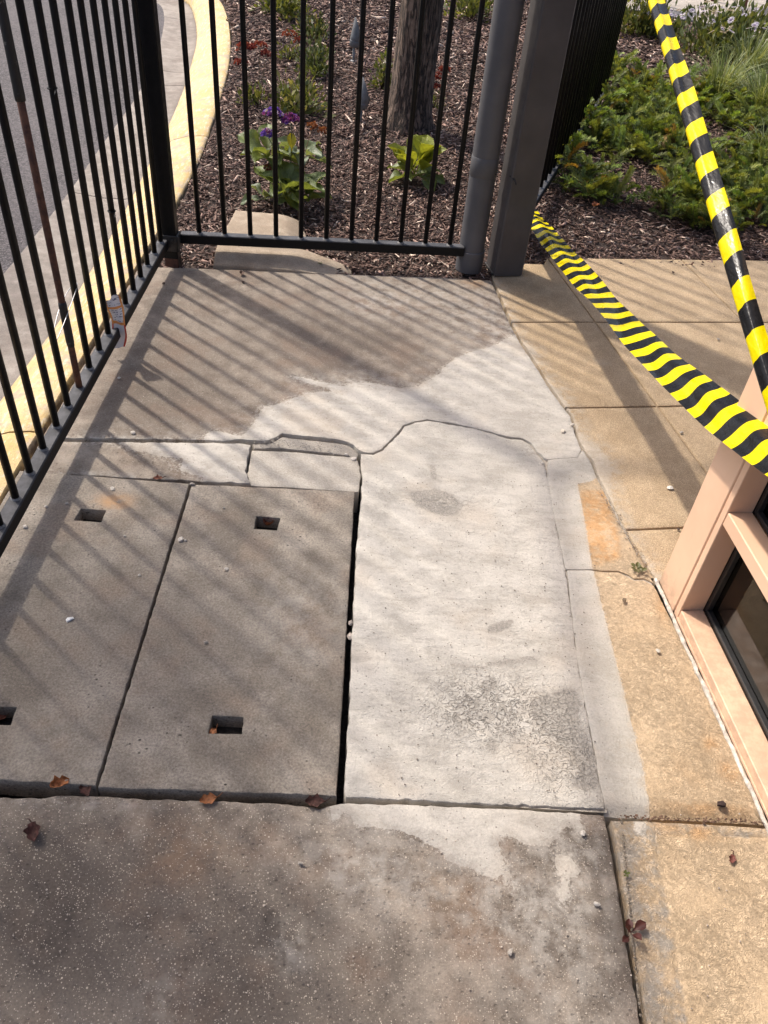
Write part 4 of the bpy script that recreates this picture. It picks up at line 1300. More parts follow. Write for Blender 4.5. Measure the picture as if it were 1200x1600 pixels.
def flower_head(root, c, rad, cols, n, seed, size=.010, flat=.55, name='flower_head'):
    r = np.random.default_rng(seed); V = []; F = []; C = []
    for i in range(n):
        a = r.uniform(0, 2 * np.pi); q = math.sqrt(r.random()); el = math.acos(min(1, q)) if q < 1 else 0
        p = np.array(c) + np.array([math.cos(a) * q * rad, math.sin(a) * q * rad, math.sin(el) * rad * flat + r.normal(0, .003)])
        nrm = np.array([math.cos(a) * q, math.sin(a) * q, .7 + r.random() * .5]) + r.normal(0, .3, 3); nrm /= np.linalg.norm(nrm)
        t1 = np.cross(nrm, [0, 0, 1.0]) + 1e-4; t1 /= np.linalg.norm(t1); t2 = np.cross(nrm, t1)
        b = len(V); col = np.array(cols[r.integers(len(cols))]) * r.uniform(.75, 1.25); s = size * r.uniform(.7, 1.3)
        V.append(p - nrm * s * .5); C.append(col * .6)
        for k in range(5):
            an = 2 * np.pi * k / 5 + r.random() * .4
            V.append(p + (t1 * math.cos(an) + t2 * math.sin(an)) * s * .6 + nrm * s * .3); C.append(col)
        F += [(b, b + 1 + k, b + 1 + (k + 1) % 5) for k in range(5)]
    return link(name, mesh(name, V, F, False, col=np.array(C)), M['petal'], root)

# purple sea lavender behind the back fence
b1 = Vector((-.45, 3.78, .0))
sl1 = empty('sea_lavender', tuple(b1))
tag(sl1, 'purple flowering plant with broad wavy green leaves behind the back fence', 'plant')
r = np.random.default_rng(31)
ros = [((-.55, 3.90, .15), 11, GL1, 1.15), ((-.40, 3.92, .15), 9, GL2, 1.0), ((-.45, 3.70, .06), 12, GL1, 1.2), ((-.37, 3.68, .04), 7, GL1, 1.05), ((-.54, 3.70, .03), 6, GL2, .95)]
for (c, k, ms, sc) in ros:
    stalk(sl1, (b1.x + (c[0] - b1.x) * .4, b1.y + (c[1] - b1.y) * .4, -.01), c, .006, (.09, .075, .05))
    for i in range(k):
        place_leaf(ms[i % len(ms)], sl1, c, i * 2.4 + r.normal(0, .3), r.uniform(.05, .95), sc * r.uniform(.75, 1.15), r.normal(0, .25))
place_leaf(YL, sl1, (-.43, 3.82, .20), 1.8, 1.3, 1.0)
for k, (hx, hy, hz, rad) in enumerate([(-.52, 3.86, .345, .042), (-.44, 3.87, .325, .040), (-.535, 3.82, .27, .034)]):
    stalk(sl1, (-.47 + .02 * k, 3.76, .02), (hx, hy, hz - .01), .0032, (.14, .17, .07), (.02, 0, .02))
    cols_ = [(.16, .085, .48), (.22, .11, .55), (.30, .08, .30), (.55, .45, .62)] if k != 1 else [(.24, .06, .26), (.30, .09, .30), (.2, .08, .42)]
    flower_head(sl1, (hx, hy, hz), rad, cols_, 70, 40 + k, .014)
for k, (hx, hy, hz) in enumerate([(-.355, 3.98, .27), (-.30, 4.0, .25), (-.53, 3.80, .13)]):
    stalk(sl1, (-.42, 3.85, .05), (hx, hy, hz), .0025, (.2, .13, .06))
    flower_head(sl1, (hx, hy, hz), .03, [(.32, .12, .06), (.25, .09, .05), (.36, .17, .1)], 40, 60 + k, .010)

b2 = Vector((.145, 4.22, .0))
sl2 = empty('leafy_plant', tuple(b2))
tag(sl2, 'bright yellow green broad leaved plant at the foot of the tree', 'plant')
r = np.random.default_rng(8)
for i in range(13):
    place_leaf(GL3[i % 3], sl2, (b2.x + r.normal(0, .02), b2.y + r.normal(0, .02), .02), .4 + i * 2.4, r.uniform(.6, 1.35), r.uniform(1.0, 1.45), r.normal(0, .3))
for i in range(9):
    place_leaf(GL1[i % 3], sl2, (b2.x + r.normal(0, .02), b2.y - .02, .015), .3 + i * 2.4, r.uniform(.0, .5), r.uniform(.9, 1.15), r.normal(0, .2))

def bush(name, c, rad, h, n, leaf, cols, label, seed, flower=None, group=None, cat='shrub', upright=.5):
    r = np.random.default_rng(seed)
    root = empty(name, tuple(c)); tag(root, label, cat, group)
    cl = r.normal(0, 1, (9, 3)); cl /= np.linalg.norm(cl, axis=1)[:, None]; cl *= r.uniform(.35, .85, (9, 1)); cl[:, 2] = np.abs(cl[:, 2])
    V = []; C = []
    k_ = r.integers(0, 9, n)
    off = r.normal(0, .26, (n, 3))
    q = cl[k_] + off
    q[:, 2] = np.abs(q[:, 2])
    P = np.array(c) + q * np.array([rad, rad, h])
    d = q + np.array([0, 0, upright]) + r.normal(0, .45, (n, 3)); d /= np.linalg.norm(d, axis=1)[:, None]
    s = np.cross(d, r.normal(0, 1, (n, 3))); s /= np.linalg.norm(s, axis=1)[:, None]
    nn = np.cross(d, s)
    L = leaf * r.uniform(.7, 1.4, (n, 1)); W = L * .22
    V = np.stack([P, P + d * L * .5 + s * W, P + d * L + nn * L * .12, P + d * L * .5 - s * W], 1).reshape(-1, 3)
    F = np.arange(n * 4).reshape(-1, 4)
    col = np.array(cols)[r.integers(0, len(cols), n)] * r.uniform(.7, 1.3, (n, 1))
    link('foliage', mesh('foliage', V, F, False, col=np.repeat(col, 4, 0)), M['foliage'], root)
    mb = MB()
    for k in range(9):
        e = np.array(c) + cl[k] * np.array([rad, rad, h])
        mb.tube([(c[0], c[1], c[2] - .02), tuple((np.array(c) + e) / 2 + np.array([0, 0, h * .15])), tuple(e)], [.005, .0035, .002], 5)
    mb.c = [(.07, .05, .035)] * len(mb.v)
    mb.build('stem', M['foliage'], root, True)
    if flower:
        for j, (dx, dy, dz, rr_, nf) in enumerate(flower[1]):
            p = (c[0] + dx, c[1] + dy, c[2] + dz)
            stalk(root, (c[0] + dx * .3, c[1] + dy * .3, c[2]), p, .0022, (.16, .12, .06))
            flower_head(root, p, rr_, flower[0], nf, seed * 7 + j, .013, .5)
    return root
def B(px, py): p = G(px, py); return (p[0], p[1], float(bed_h(p[0], p[1])) + .005)
DG = [(.050, .072, .026), (.078, .105, .034), (.105, .13, .045), (.14, .155, .062)]
LG = [(.11, .135, .035), (.155, .175, .045), (.20, .21, .075), (.075, .095, .034)]
RED = [(.24, .045, .045), (.30, .07, .06), (.18, .035, .035), (.36, .13, .11)]
bush('low_shrub', B(492, 118), .13, .20, 520, .035, DG, 'rounded dark green shrub between two fence pickets, left of upper spotlight', 71)
bush('low_shrub', B(492, 62), .12, .16, 360, .035, DG + [(.2, .17, .06)], 'small green shrub just behind the rounded dark one', 72)
bush('low_shrub', B(448, 28), .20, .22, 560, .045, LG, 'light green shrub at the top edge near the yellow kerb', 73)
bush('low_shrub', B(462, 178), .14, .17, 480, .04, LG + [(.25, .24, .10)], 'pale green fine leaved shrub behind the purple flowers', 74)
bush('low_shrub', B(598, 140), .07, .19, 240, .032, LG, 'small green shrub against the left side of the tree trunk', 75)
bush('low_shrub', B(735, 30), .24, .18, 420, .05, LG, 'light green shrub at the top edge beside the grey downpipe', 76)
bush('red_flower_plant', B(402, 165), .10, .10, 140, .03, LG, 'red flowering stems beside the yellow kerb', 77,
     (RED, [(-.06, 0, .30, .05, 60), (.02, .02, .31, .045, 50), (-.08, -.04, .23, .04, 45), (.05, .03, .27, .035, 40)]), cat='plant')
bush('red_flower_plant', B(452, 95), .09, .08, 110, .03, LG, 'faded red flowering stems left of the dark green shrub', 78,
     ([(.30, .07, .05), (.36, .12, .08)], [(.0, 0, .16, .05, 40), (.07, .0, .13, .04, 36)]), cat='plant')
bush('red_flower_plant', B(680, 165), .06, .06, 70, .025, LG, 'red flowering stems right of the tree trunk', 79,
     (RED, [(-.01, 0, .17, .045, 55), (.03, .03, .20, .04, 50), (.0, -.04, .12, .03, 30)]), cat='plant')

# ------------------------------------------------------------------ tree
tc0 = G(637, 205); tr = .118
tree = empty('tree', (tc0[0], tc0[1] + tr * .8, -.03))
tag(tree, 'tree with furrowed brown trunk growing in the mulch behind the fence', 'tree')
mb = MB(); cx, cy = tree.location.x, tree.location.y
n_r = 48; zs = np.linspace(-.06, 3.4, 60); Vt = []; Ft = []
for i, z in enumerate(zs):
    R0 = tr * (1 + .28 * math.exp(-max(z, 0) / .07)) * (1 - .10 * z)
    ox = .02 * math.sin(z * 1.4) + z * .004; oy = .015 * math.sin(z * 1.1 + 1)
    for k in range(n_r):
        a = 2 * math.pi * k / n_r
        rr = R0 * (1 + .05 * math.sin(a * 3 + z * .6) + .035 * math.sin(a * 7 - z * .9) + .10 * fbm(np.array([a * 9]), np.array([z * 3.0]))[0])
        Vt.append((cx + ox + rr * math.cos(a), cy + oy + rr * math.sin(a), z))
for i in range(len(zs) - 1):
    for k in range(n_r):
        k2 = (k + 1) % n_r
        Ft.append((i * n_r + k, i * n_r + k2, (i + 1) * n_r + k2, (i + 1) * n_r + k))
mb.add(Vt, Ft); mb.build('trunk', M['bark'], tree, True)
ends = []
for k in range(6):
    a = k * 1.05 + .3; e = Vector((cx + 1.0 * math.cos(a), cy + .8 + 1.0 * math.sin(a), 4.3 + .5 * (k % 3)))
    s0 = Vector((cx + .02, cy, 2.7 + .1 * k))
    mb = MB(); mb.tube([s0, s0 * .6 + e * .4 + Vector((0, 0, .15)), e], [.055, .035, .012], 9)
    mb.build('limb', M['bark'], tree, True); ends.append(e)
r = np.random.default_rng(5); n = 2600
ce = np.array([tuple(e) for e in ends])[r.integers(0, 6, n)] + r.normal(0, .33, (n, 3))
d = r.normal(0, 1, (n, 3)); d /= np.linalg.norm(d, axis=1)[:, None]; s = np.cross(d, r.normal(0, 1, (n, 3))); s /= np.linalg.norm(s, axis=1)[:, None]
V = np.stack([ce, ce + d * .04 + s * .014, ce + d * .09, ce + d * .04 - s * .014], 1).reshape(-1, 3)
link('crown', mesh('crown', V, np.arange(n * 4).reshape(-1, 4), False, col=np.repeat(np.array(DG)[r.integers(0, 4, n)], 4, 0)), M['foliage'], tree)

# a second tree on the far side of the road; its outer branches dapple the left of the paving
t2 = empty('street_tree', (-7.2, 6.0, -.2))
tag(t2, 'leafy street tree across the road, out of the picture on the left', 'tree')
mb = MB(); mb.tube([(-7.2, 6.0, -.25), (-7.15, 5.98, 1.2), (-7.05, 6.0, 3.0), (-6.9, 5.95, 4.6)], [.22, .17, .14, .11], 14); mb.build('trunk', M['bark'], t2, True)
SH = np.array([-.62, .52])
def over(x, y, h): return np.array([x + SH[0] * h, y + SH[1] * h, h])
cl2 = [(over(-.55, 1.35, 6.2), .42, 260), (over(-.60, .85, 6.4), .42, 280), (over(-.30, .45, 6.3), .36, 240), (over(-.75, .35, 6.5), .42, 260), (over(-.22, 1.0, 6.3), .30, 150), (over(-.15, .15, 6.4), .30, 120),
       (np.array([-6.4, 6.3, 6.6]), .9, 700), (np.array([-7.4, 5.4, 6.4]), .9, 700), (np.array([-7.0, 6.9, 6.9]), .9, 700), (np.array([-8.0, 6.2, 6.2]), .9, 700)]
r = np.random.default_rng(15); Vc = []; Cc = []
for c, rad, k in cl2:
    mb = MB(); a_ = np.array([-6.95, 5.97, 4.2]); mb.tube([tuple(a_), tuple(a_ * .5 + c * .5 + np.array([0, 0, .3])), tuple(c)], [.06, .035, .012], 8); mb.build('limb', M['bark'], t2, True)
    q = c + r.normal(0, .5, (k, 3)) * rad * np.array([1, 1, .45])
    d = r.normal(0, 1, (k, 3)); d /= np.linalg.norm(d, axis=1)[:, None]; w_ = np.cross(d, r.normal(0, 1, (k, 3))); w_ /= np.linalg.norm(w_, axis=1)[:, None]
    Vc.append(np.stack([q, q + d * .05 + w_ * .022, q + d * .11, q + d * .05 - w_ * .022], 1).reshape(-1, 3)); Cc.append(np.repeat(np.array(DG)[r.integers(0, 4, k)], 4, 0))
Vc = np.concatenate(Vc)
link('crown', mesh('crown', Vc, np.arange(len(Vc)).reshape(-1, 4), False, col=np.concatenate(Cc)), M['foliage'], t2)

# ------------------------------------------------------------------ garden spotlights
def spotlight(px, py, yaw, label, sc=1.0):
    p = G(px, py); z0 = float(bed_h(p[0], p[1]))
    root = empty('garden_spotlight', (p[0], p[1], z0)); tag(root, label, 'spotlight', 'grey garden spotlights in the bed')
    mb = MB(); mb.tube([(p[0], p[1], z0 - .03), (p[0], p[1], z0 + .07 * sc)], [.008, .008], 10); mb.build('stake', M['spot'], root, True)
    mb = MB(); mb.tube([(p[0], p[1], z0), (p[0], p[1], z0 + .012), (p[0], p[1], z0 + .016)], [.022, .022, .012], 16); mb.build('foot', M['spot'], root)
    Mx = Matrix.Translation((p[0], p[1], z0 + .075 * sc)) @ Matrix.Rotation(yaw, 4, 'Z') @ Matrix.Rotation(math.radians(12), 4, 'Y') @ Matrix.Scale(sc, 4)
    n_ = 24; V = []; F = []
    prof = [(.0, -.002), (.018, 0), (.029, .012), (.0315, .03), (.0315, .0305), (.030, .033), (.0315, .036), (.0315, .06)]
    for rr, z in prof:
        for k in range(n_):
            a = 2 * math.pi * k / n_; V.append((rr * math.cos(a), rr * math.sin(a), z))
    for inn in (1.0, .92):
        for k in range(n_):
            a = 2 * math.pi * k / n_; V.append((.0315 * inn * math.cos(a), .0315 * inn * math.sin(a), .092 - .052 * math.cos(a)))
    for k in range(n_):
        a = 2 * math.pi * k / n_; V.append((.029 * math.cos(a), .029 * math.sin(a), .05))
    rows_ = len(prof) + 3
    for i in range(rows_ - 1):
        for k in range(n_):
            k2 = (k + 1) % n_; F.append((i * n_ + k, i * n_ + k2, (i + 1) * n_ + k2, (i + 1) * n_ + k))
    me = mesh('housing', [tuple(Mx @ Vector(v)) for v in V], F)
    o = link('housing', me, M['spot'], root); smooth_by_angle(o, 40)
    l = mesh('lens', [tuple(Mx @ Vector((.0285 * math.cos(2 * math.pi * k / n_), .0285 * math.sin(2 * math.pi * k / n_), .0505))) for k in range(n_)], [tuple(range(n_))])
    link('lens', l, M['lens'], root)
spotlight(552, 96, math.radians(20), 'grey bullet garden spotlight in the mulch, the one farther back', 1.25)
spotlight(563, 192, math.radians(20), 'grey bullet garden spotlight in the mulch, the nearer one by the trunk', 1.15)

# ------------------------------------------------------------------ ground cover in the right hand bed
r = np.random.default_rng(77)
def sprigs(n, region, seed):
    r = np.random.default_rng(seed)
    x = r.uniform(.6, 3.0, n); y = r.uniform(3.6, 7.0, n)
    dens = fbm(x * 2.6 + 8, y * 2.6, 3) + .5 * fbm(x * 8, y * 8 + 3, 2)
    fx = .72 + (y - 4.25) * .33
    front = np.interp(x, [.6, .9, 1.1, 1.3, 1.5, 1.8, 2.4], [4.3, 4.15, 4.05, 4.0, 3.88, 3.78, 3.7]) + .12 * fbm(x * 5, y * 0 + 1)
    cov = np.interp(y, [3.6, 4.3, 5.2, 7], [.02, -.005, -.06, -.07])
    ok = (x > fx) & (y > front) & (dens > cov) & (x < 1.15 + (y - 1.2) * .45) & ~inside(np.stack([x, y], 1), PATH_EDGE) & (y < 6.5)
    return x[ok], y[ok]
def sprig_proto(seed):
    r = np.random.default_rng(seed); V = []; C = []
    Ls = .105
    for i in range(13):
        t = (i + 1) / 13
        p = np.array([t * Ls, .008 * math.sin(t * 3 + seed), .060 * t - .045 * t * t])
        for sgn in (-1, 1):
            for up_ in (0, 1):
                a = .85 + r.normal(0, .18); Lf = .023 * (1 - .5 * t) * r.uniform(.8, 1.2) + .005
                d = np.array([math.cos(a), sgn * math.sin(a) * (1 - .5 * up_), .15 + .75 * up_ + r.normal(0, .15)]); d /= np.linalg.norm(d)
                s = np.cross(d, [0, 0, 1.0]); s /= np.linalg.norm(s)
                w = .0040
                V += [p, p + d * Lf * .5 + s * w, p + d * Lf, p + d * Lf * .5 - s * w]
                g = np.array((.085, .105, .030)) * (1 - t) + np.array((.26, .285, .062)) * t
                C += [g * r.uniform(.8, 1.2)] * 4
    # stem
    V += [(0, -.0015, -.006), (0, .0015, -.006), (Ls, .001, .015), (Ls, -.001, .015)]; C += [np.array((.07, .06, .03))] * 4
    return np.array(V), np.array(C)
protos = [sprig_proto(k) for k in range(6)]
sx_, sy_ = sprigs(10500, None, 5)
Vs, Cs = [], []
for x, y in zip(sx_, sy_):
    v, c = protos[r.integers(6)]
    sc = r.choice([.5, .7, .85, 1.0, 1.35]) * r.uniform(.85, 1.15); a = r.uniform(0, 2 * np.pi); pt = r.uniform(-.15, .85)
    q = v * sc
    q = np.stack([q[:, 0] * math.cos(pt) - q[:, 2] * math.sin(pt), q[:, 1], q[:, 0] * math.sin(pt) + q[:, 2] * math.cos(pt)], 1)
    q = np.stack([q[:, 0] * math.cos(a) - q[:, 1] * math.sin(a), q[:, 0] * math.sin(a) + q[:, 1] * math.cos(a), q[:, 2]], 1)
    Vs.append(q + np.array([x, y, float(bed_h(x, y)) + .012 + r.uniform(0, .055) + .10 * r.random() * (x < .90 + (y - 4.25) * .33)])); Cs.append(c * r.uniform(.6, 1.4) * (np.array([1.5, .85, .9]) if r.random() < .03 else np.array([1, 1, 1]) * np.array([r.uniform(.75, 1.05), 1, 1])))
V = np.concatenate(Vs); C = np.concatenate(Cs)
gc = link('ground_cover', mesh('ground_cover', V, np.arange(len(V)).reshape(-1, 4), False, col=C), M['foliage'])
tag(gc, 'low feathery green ground cover spreading over the right hand bed', 'ground cover', kind='stuff')

def grass(px, py, n, h, spread, label, seed):
    p = G(px, py); z0 = float(bed_h(p[0], p[1])); r = np.random.default_rng(seed); V = []; F = []; C = []
    for i in range(n):
        a = r.uniform(0, 2 * np.pi); q = r.random() ** .5 * .09
        b0 = np.array([p[0] + q * math.cos(a), p[1] + q * math.sin(a), z0 - .01]); Ln = h * r.uniform(.6, 1.25); lean = r.uniform(.15, 1.0) * spread
        a2 = a + r.normal(0, .5); dr = np.array([math.cos(a2), math.sin(a2), 0]); sd = np.array([-dr[1], dr[0], 0]); w = r.uniform(.0018, .0034)
        base = len(V); col = np.array([(.16, .20, .07), (.22, .26, .11), (.32, .34, .19), (.12, .16, .05)][r.integers(4)]) * r.uniform(.8, 1.2)
        for k in range(7):
            t = k / 6
            c = b0 + dr * lean * Ln * t ** 1.7 + np.array([0, 0, Ln * (t - .55 * lean * t ** 2.6)])
            ww = w * (1 - t ** 3) + .0003
            V += [c - sd * ww, c + sd * ww]; C += [col * (.8 + .5 * t)] * 2
        F += [(base + 2 * k, base + 2 * k + 1, base + 2 * k + 3, base + 2 * k + 2) for k in range(6)]
    o = link('ornamental_grass', mesh('ornamental_grass', V, F, False, col=np.array(C)), M['foliage'])
    tag(o, label, 'grass clump', 'ornamental grass clumps')
grass(1120, 160, 320, .36, .9, 'tufted pale green grass clump just right of the upper barrier tape', 1)
grass(1185, 185, 340, .38, .9, 'tufted green grass clump at the right edge below the daisies', 2)
grass(1195, 260, 140, .30, 1.0, 'sparse green grass clump lowest at the right edge', 3)
grass(1165, 118, 260, .34, .9, 'tufted grass clump touching the daisies', 4)

# white and mauve daisies
def daisy_bush(px, py, rad, h, nf, label, seed, nl=1400):
    c = B(px, py)
    root = bush('daisy_bush', c, rad, h, nl, .055, DG + LG, label, seed, cat='plant', upright=.9)
    r = np.random.default_rng(seed + 1)
    Vd, Fd, Cd = [], [], []
    for k in range(12):
        a = 2 * np.pi * k / 12; b = len(Vd); w = .2
        Vd += [(.004 * math.cos(a), .004 * math.sin(a), .001), (.016 * math.cos(a - w), .016 * math.sin(a - w), .003), (.026 * math.cos(a), .026 * math.sin(a), .001), (.016 * math.cos(a + w), .016 * math.sin(a + w), .003)]
        Cd += [(.42, .30, .50), (.74, .70, .78), (.80, .78, .82), (.74, .70, .78)]; Fd.append((b, b + 1, b + 2, b + 3))
    b = len(Vd); Vd += [(.0055 * math.cos(2 * np.pi * k / 8), .0055 * math.sin(2 * np.pi * k / 8), .004) for k in range(8)]; Cd += [(.12, .07, .2)] * 8; Fd.append(tuple(range(b, b + 8)))
    me = mesh('flower', Vd, Fd, False, col=np.array(Cd))
    for i in range(nf):
        a = r.uniform(0, 2 * np.pi); q = math.sqrt(r.random())
        p = Vector((q * rad * math.cos(a) * 1.05, q * rad * math.sin(a) * 1.05, h * (1.08 - .45 * q * q) + r.normal(0, .02)))
        o = link('flower', me, M['petal'], root); o.matrix_parent_inverse = Matrix.Identity(4)
        o.location = p; o.rotation_euler = (r.normal(.1, .35), r.normal(0, .35), r.uniform(0, 6)); s = r.uniform(.8, 1.25); o.scale = (s, s, s)
    return root
daisy_bush(1108, 92, .42, .34, 60, 'white and mauve daisy bush in front of the garden path', 90)
daisy_bush(1150, 88, .30, .28, 55, 'white and mauve daisy bush at the path edge beside the timber chair', 91, 900)
daisy_bush(1022, 58, .22, .22, 22, 'small white daisy clump left of the upper barrier tape', 92, 600)
bush('upright_shrub', B(982, 55), .26, .42, 900, .045, LG + [(.2, .17, .05)], 'tall yellowish green shrub beside the end of the black fence', 93)

# ------------------------------------------------------------------ garden path and chairs in the background
pp = [(x, y) for x, y in PATH_EDGE]
pth = link('garden_path', mesh('garden_path', [(*p, .035) for p in pp] + [(*p, -.15) for p in pp], [tuple(range(len(pp)))] + [(i, (i + 1) % len(pp), len(pp) + (i + 1) % len(pp), len(pp) + i) for i in range(len(pp))],
                                   attrs=dict(cem=[-.5] * 18, gry=[-.5] * 18, dust=[.2] * 18, dirt_shade=[0] * 18, rust=[0] * 18)), M['path'])
tag(pth, kind='structure')
def chair(x, y, rz, label):
    root = empty('garden_chair', (x, y, .035)); tag(root, label, 'chair', 'timber garden chairs')
    Mx = Matrix.Translation((x, y, .035)) @ Matrix.Rotation(rz, 4, 'Z')
    for sx in (-1, 1):
        for sy in (-1, 1):
            mb = MB(); mb.tube([(sx * .21, sy * .20, 0), (sx * .20, sy * .185, .43 if sy < 0 else .9)], [.022, .022], 4, M=Mx); mb.build('leg', M['timber'], root)
        mb = MB(); mb.box((sx * .205 - .012, -.2, .36), (sx * .205 + .012, .2, .41), Mx); mb.build('side_rail', M['timber'], root)
    for k in range(6):
        mb = MB(); mb.box((-.23, -.21 + k * .068, .43), (.23, -.155 + k * .068, .45), Mx, .004); mb.build('seat_slat', M['timber'], root)
    for k in range(3):
        mb = MB(); mb.box((-.2, .175, .55 + k * .12), (.2, .195, .61 + k * .12), Mx, .004); mb.build('back_slat', M['timber'], root)
chair(3.48, 9.78, .6, 'red brown timber garden chair on the path at the top right')
chair(2.30, 9.22, -.4, 'red brown timber garden chair leg behind the upper barrier tape')
chair(3.86, 9.22, 1.2, 'red brown timber garden chair cut off by the right edge')

# ------------------------------------------------------------------ litter, stones, weeds
# snack wrapper against the left rail
n = NT('printed_wrapper', .3)
u_ = n.attr('u'); v_ = n.attr('v')
wc = (.72, .72, .76)
lines = n.math('GREATER_THAN', n.math('FRACT', n.math('MULTIPLY', v_, 22.0)), .62)
blocks = n.math('GREATER_THAN', n.noise(160, 2), .52)
txt = n.math('MULTIPLY', n.math('MULTIPLY', lines, blocks), n.math('GREATER_THAN', v_, .5))
wc = n.mix(n.math('MULTIPLY', txt, .85), wc, (.05, .06, .16))
edge_ = n.math('GREATER_THAN', n.math('ABSOLUTE', n.math('SUBTRACT', u_, .5)), .38)
wc = n.mix(edge_, wc, n.mix(n.math('GREATER_THAN', v_, .52), (.55, .05, .03), (.75, .30, .08)))
bar = n.math('MULTIPLY', n.math('GREATER_THAN', v_, .50), n.math('LESS_THAN', v_, .56))
wc = n.mix(bar, wc, (.75, .30, .08))
bar2 = n.math('MULTIPLY', n.math('GREATER_THAN', v_, .83), n.math('LESS_THAN', v_, .87))
wc = n.mix(bar2, wc, (.75, .30, .08))
n.set(Base_Color=wc, Specular_IOR_Level=.6)
bot_ = G(184, 543, .035); top_ = min((G(175, 468, z) for z in np.arange(.1, .4, .004)), key=lambda p: abs(p[1] - bot_[1] + .01))
V = []; uu = []; vv = []
sidev = np.array([.93, .30, -.04]); sidev /= np.linalg.norm(sidev)
fwd = np.cross(sidev, (top_ - bot_)); fwd /= np.linalg.norm(fwd)
for i in range(24):
    t = i / 23
    for k in range(9):
        u = k / 8
        c = bot_ * (1 - t) + top_ * t + np.array([.012, 0, 0]) * math.sin(t * 3.1)
        cr = .012 * fbm(np.array([u * 3 + 1]), np.array([t * 6]))[0] + .006 * math.sin(u * 5 + t * 7)
        V.append(c + sidev * (u - .5) * (.046 + .006 * math.sin(t * 9)) + fwd * cr + np.array([0, 0, .012 * (u > .4) * (t > .95)]))
        uu.append(u); vv.append(t)
F = np.array([(i * 9 + k, i * 9 + k + 1, i * 9 + k + 10, i * 9 + k + 9) for i in range(23) for k in range(8)])
o = link('snack_wrapper', mesh('snack_wrapper', V, F, True, dict(u=uu, v=vv)), n.m)
tag(o, 'crumpled white and red snack wrapper leaning on the left fence rail', 'wrapper')

def dead_leaf(px, py, z, size, yaw, col, label, seed, curl=1.0, tilt=0.0):
    r = np.random.default_rng(seed); p = G(px, py, z); V = []; C = []
    nu_, nv_ = 9, 7
    for i in range(nu_):
        t = i / (nu_ - 1); hw = (math.sin(math.pi * min(1, t * .97 + .03)) ** .7) * .32 * (1 + .25 * math.sin(t * 17 + seed))
        for k in range(nv_):
            u = k / (nv_ - 1) * 2 - 1
            V.append(((t - .5) * size, u * hw * size, size * (curl * .35 * u * u * hw * 2 + .12 * curl * (t - .5) ** 2 * 4 + .05 * math.sin(t * 9 + u * 4 + seed)) + .002))
            C.append(np.array(col) * r.uniform(.6, 1.3))
    F = [(i * nv_ + k, (i + 1) * nv_ + k, (i + 1) * nv_ + k + 1, i * nv_ + k + 1) for i in range(nu_ - 1) for k in range(nv_ - 1)]
    Mx = Matrix.Translation(p) @ Matrix.Rotation(yaw, 4, 'Z') @ Matrix.Rotation(tilt, 4, 'Y')
    root = link('dead_leaf', mesh('dead_leaf', [tuple(Mx @ Vector(v)) for v in V], F, True, col=np.array(C)), M['dryleaf'])
    mb = MB(); mb.tube([Mx @ Vector((size * .48, 0, .004)), Mx @ Vector((size * .7, size * .1, .008)), Mx @ Vector((size * .85, size * .28, .003))], [.0011, .001, .0007], 5)
    mb.c = [tuple(np.array(col) * .6)] * len(mb.v)
    st_ = mb.build('stalk', M['dryleaf'], None, True); st_.parent = root
    tag(root, label, 'dead leaf', 'dry leaves on the paving')
OR = (.30, .12, .05); DB = (.075, .035, .028); RB = (.16, .06, .04)
dead_leaf(92, 1228, .004, .040, .8, OR, 'orange brown curled dry leaf in the gap before the left pit cover', 1, 1.3, .4)
dead_leaf(134, 1236, -.006, .032, 2.2, DB, 'dark dry leaf stuck at the front corner between the pit covers', 2, 1.2)
dead_leaf(326, 1251, .002, .034, .3, OR, 'small orange dry leaf at the front edge of the right pit cover', 3, .8)
dead_leaf(492, 1255, .000, .038, .1, DB, 'dark curled dry leaf at the front right corner of the pit cover', 4, 1.0)
dead_leaf(53, 1303, .003, .040, 2.0, (.085, .040, .035), 'shrivelled dark brown leaf with stalk on the near aggregate slab', 5, 1.6)
dead_leaf(247, 749, .001, .026, .2, (.22, .09, .06), 'reddish dry leaf at the joint above the left pit cover', 6, 1.0)
dead_leaf(418, 821, -.018, .048, 1.2, RB, 'brown dry leaf crumpled in the upper lifting hole of the right cover', 7, 1.6, .5)
dead_leaf(331, 1146, -.006, .026, .9, OR, 'tiny orange leaf at the lower lifting hole of the right cover', 8, .6)
dead_leaf(378, 429, .004, .030, 1.7, (.14, .09, .07), 'grey brown dry leaf at the far edge of the upper slab', 9, 1.2)
dead_leaf(2, 1122, -.028, .04, .6, RB, 'brown leaf inside the lifting hole at the left picture edge', 10, 1.2)
dead_leaf(930, 322, .035, .045, .6, (.42, .17, .08), 'pale orange dry leaf among the ground cover', 11, 1.2)
dead_leaf(1143, 1343, .002, .020, 1.1, (.14, .05, .04), 'small reddish leaf scrap on the bottom right slab', 12, .8)

def stone_mesh(seed, flat=.5):
    r = np.random.default_rng(seed)
    t = (1 + 5 ** .5) / 2
    V = np.array([(-1, t, 0), (1, t, 0), (-1, -t, 0), (1, -t, 0), (0, -1, t), (0, 1, t), (0, -1, -t), (0, 1, -t), (t, 0, -1), (t, 0, 1), (-t, 0, -1), (-t, 0, 1)]) / 1.9
    V = V * r.uniform(.65, 1.3, (12, 1)); V[:, 2] *= flat; V[:, 1] *= r.uniform(.55, 1)
    F = [(0, 11, 5), (0, 5, 1), (0, 1, 7), (0, 7, 10), (0, 10, 11), (1, 5, 9), (5, 11, 4), (11, 10, 2), (10, 7, 6), (7, 1, 8), (3, 9, 4), (3, 4, 2), (3, 2, 6), (3, 6, 8), (3, 8, 9), (4, 9, 5), (2, 4, 11), (6, 2, 10), (8, 6, 7), (9, 8, 1)]
    return V, F
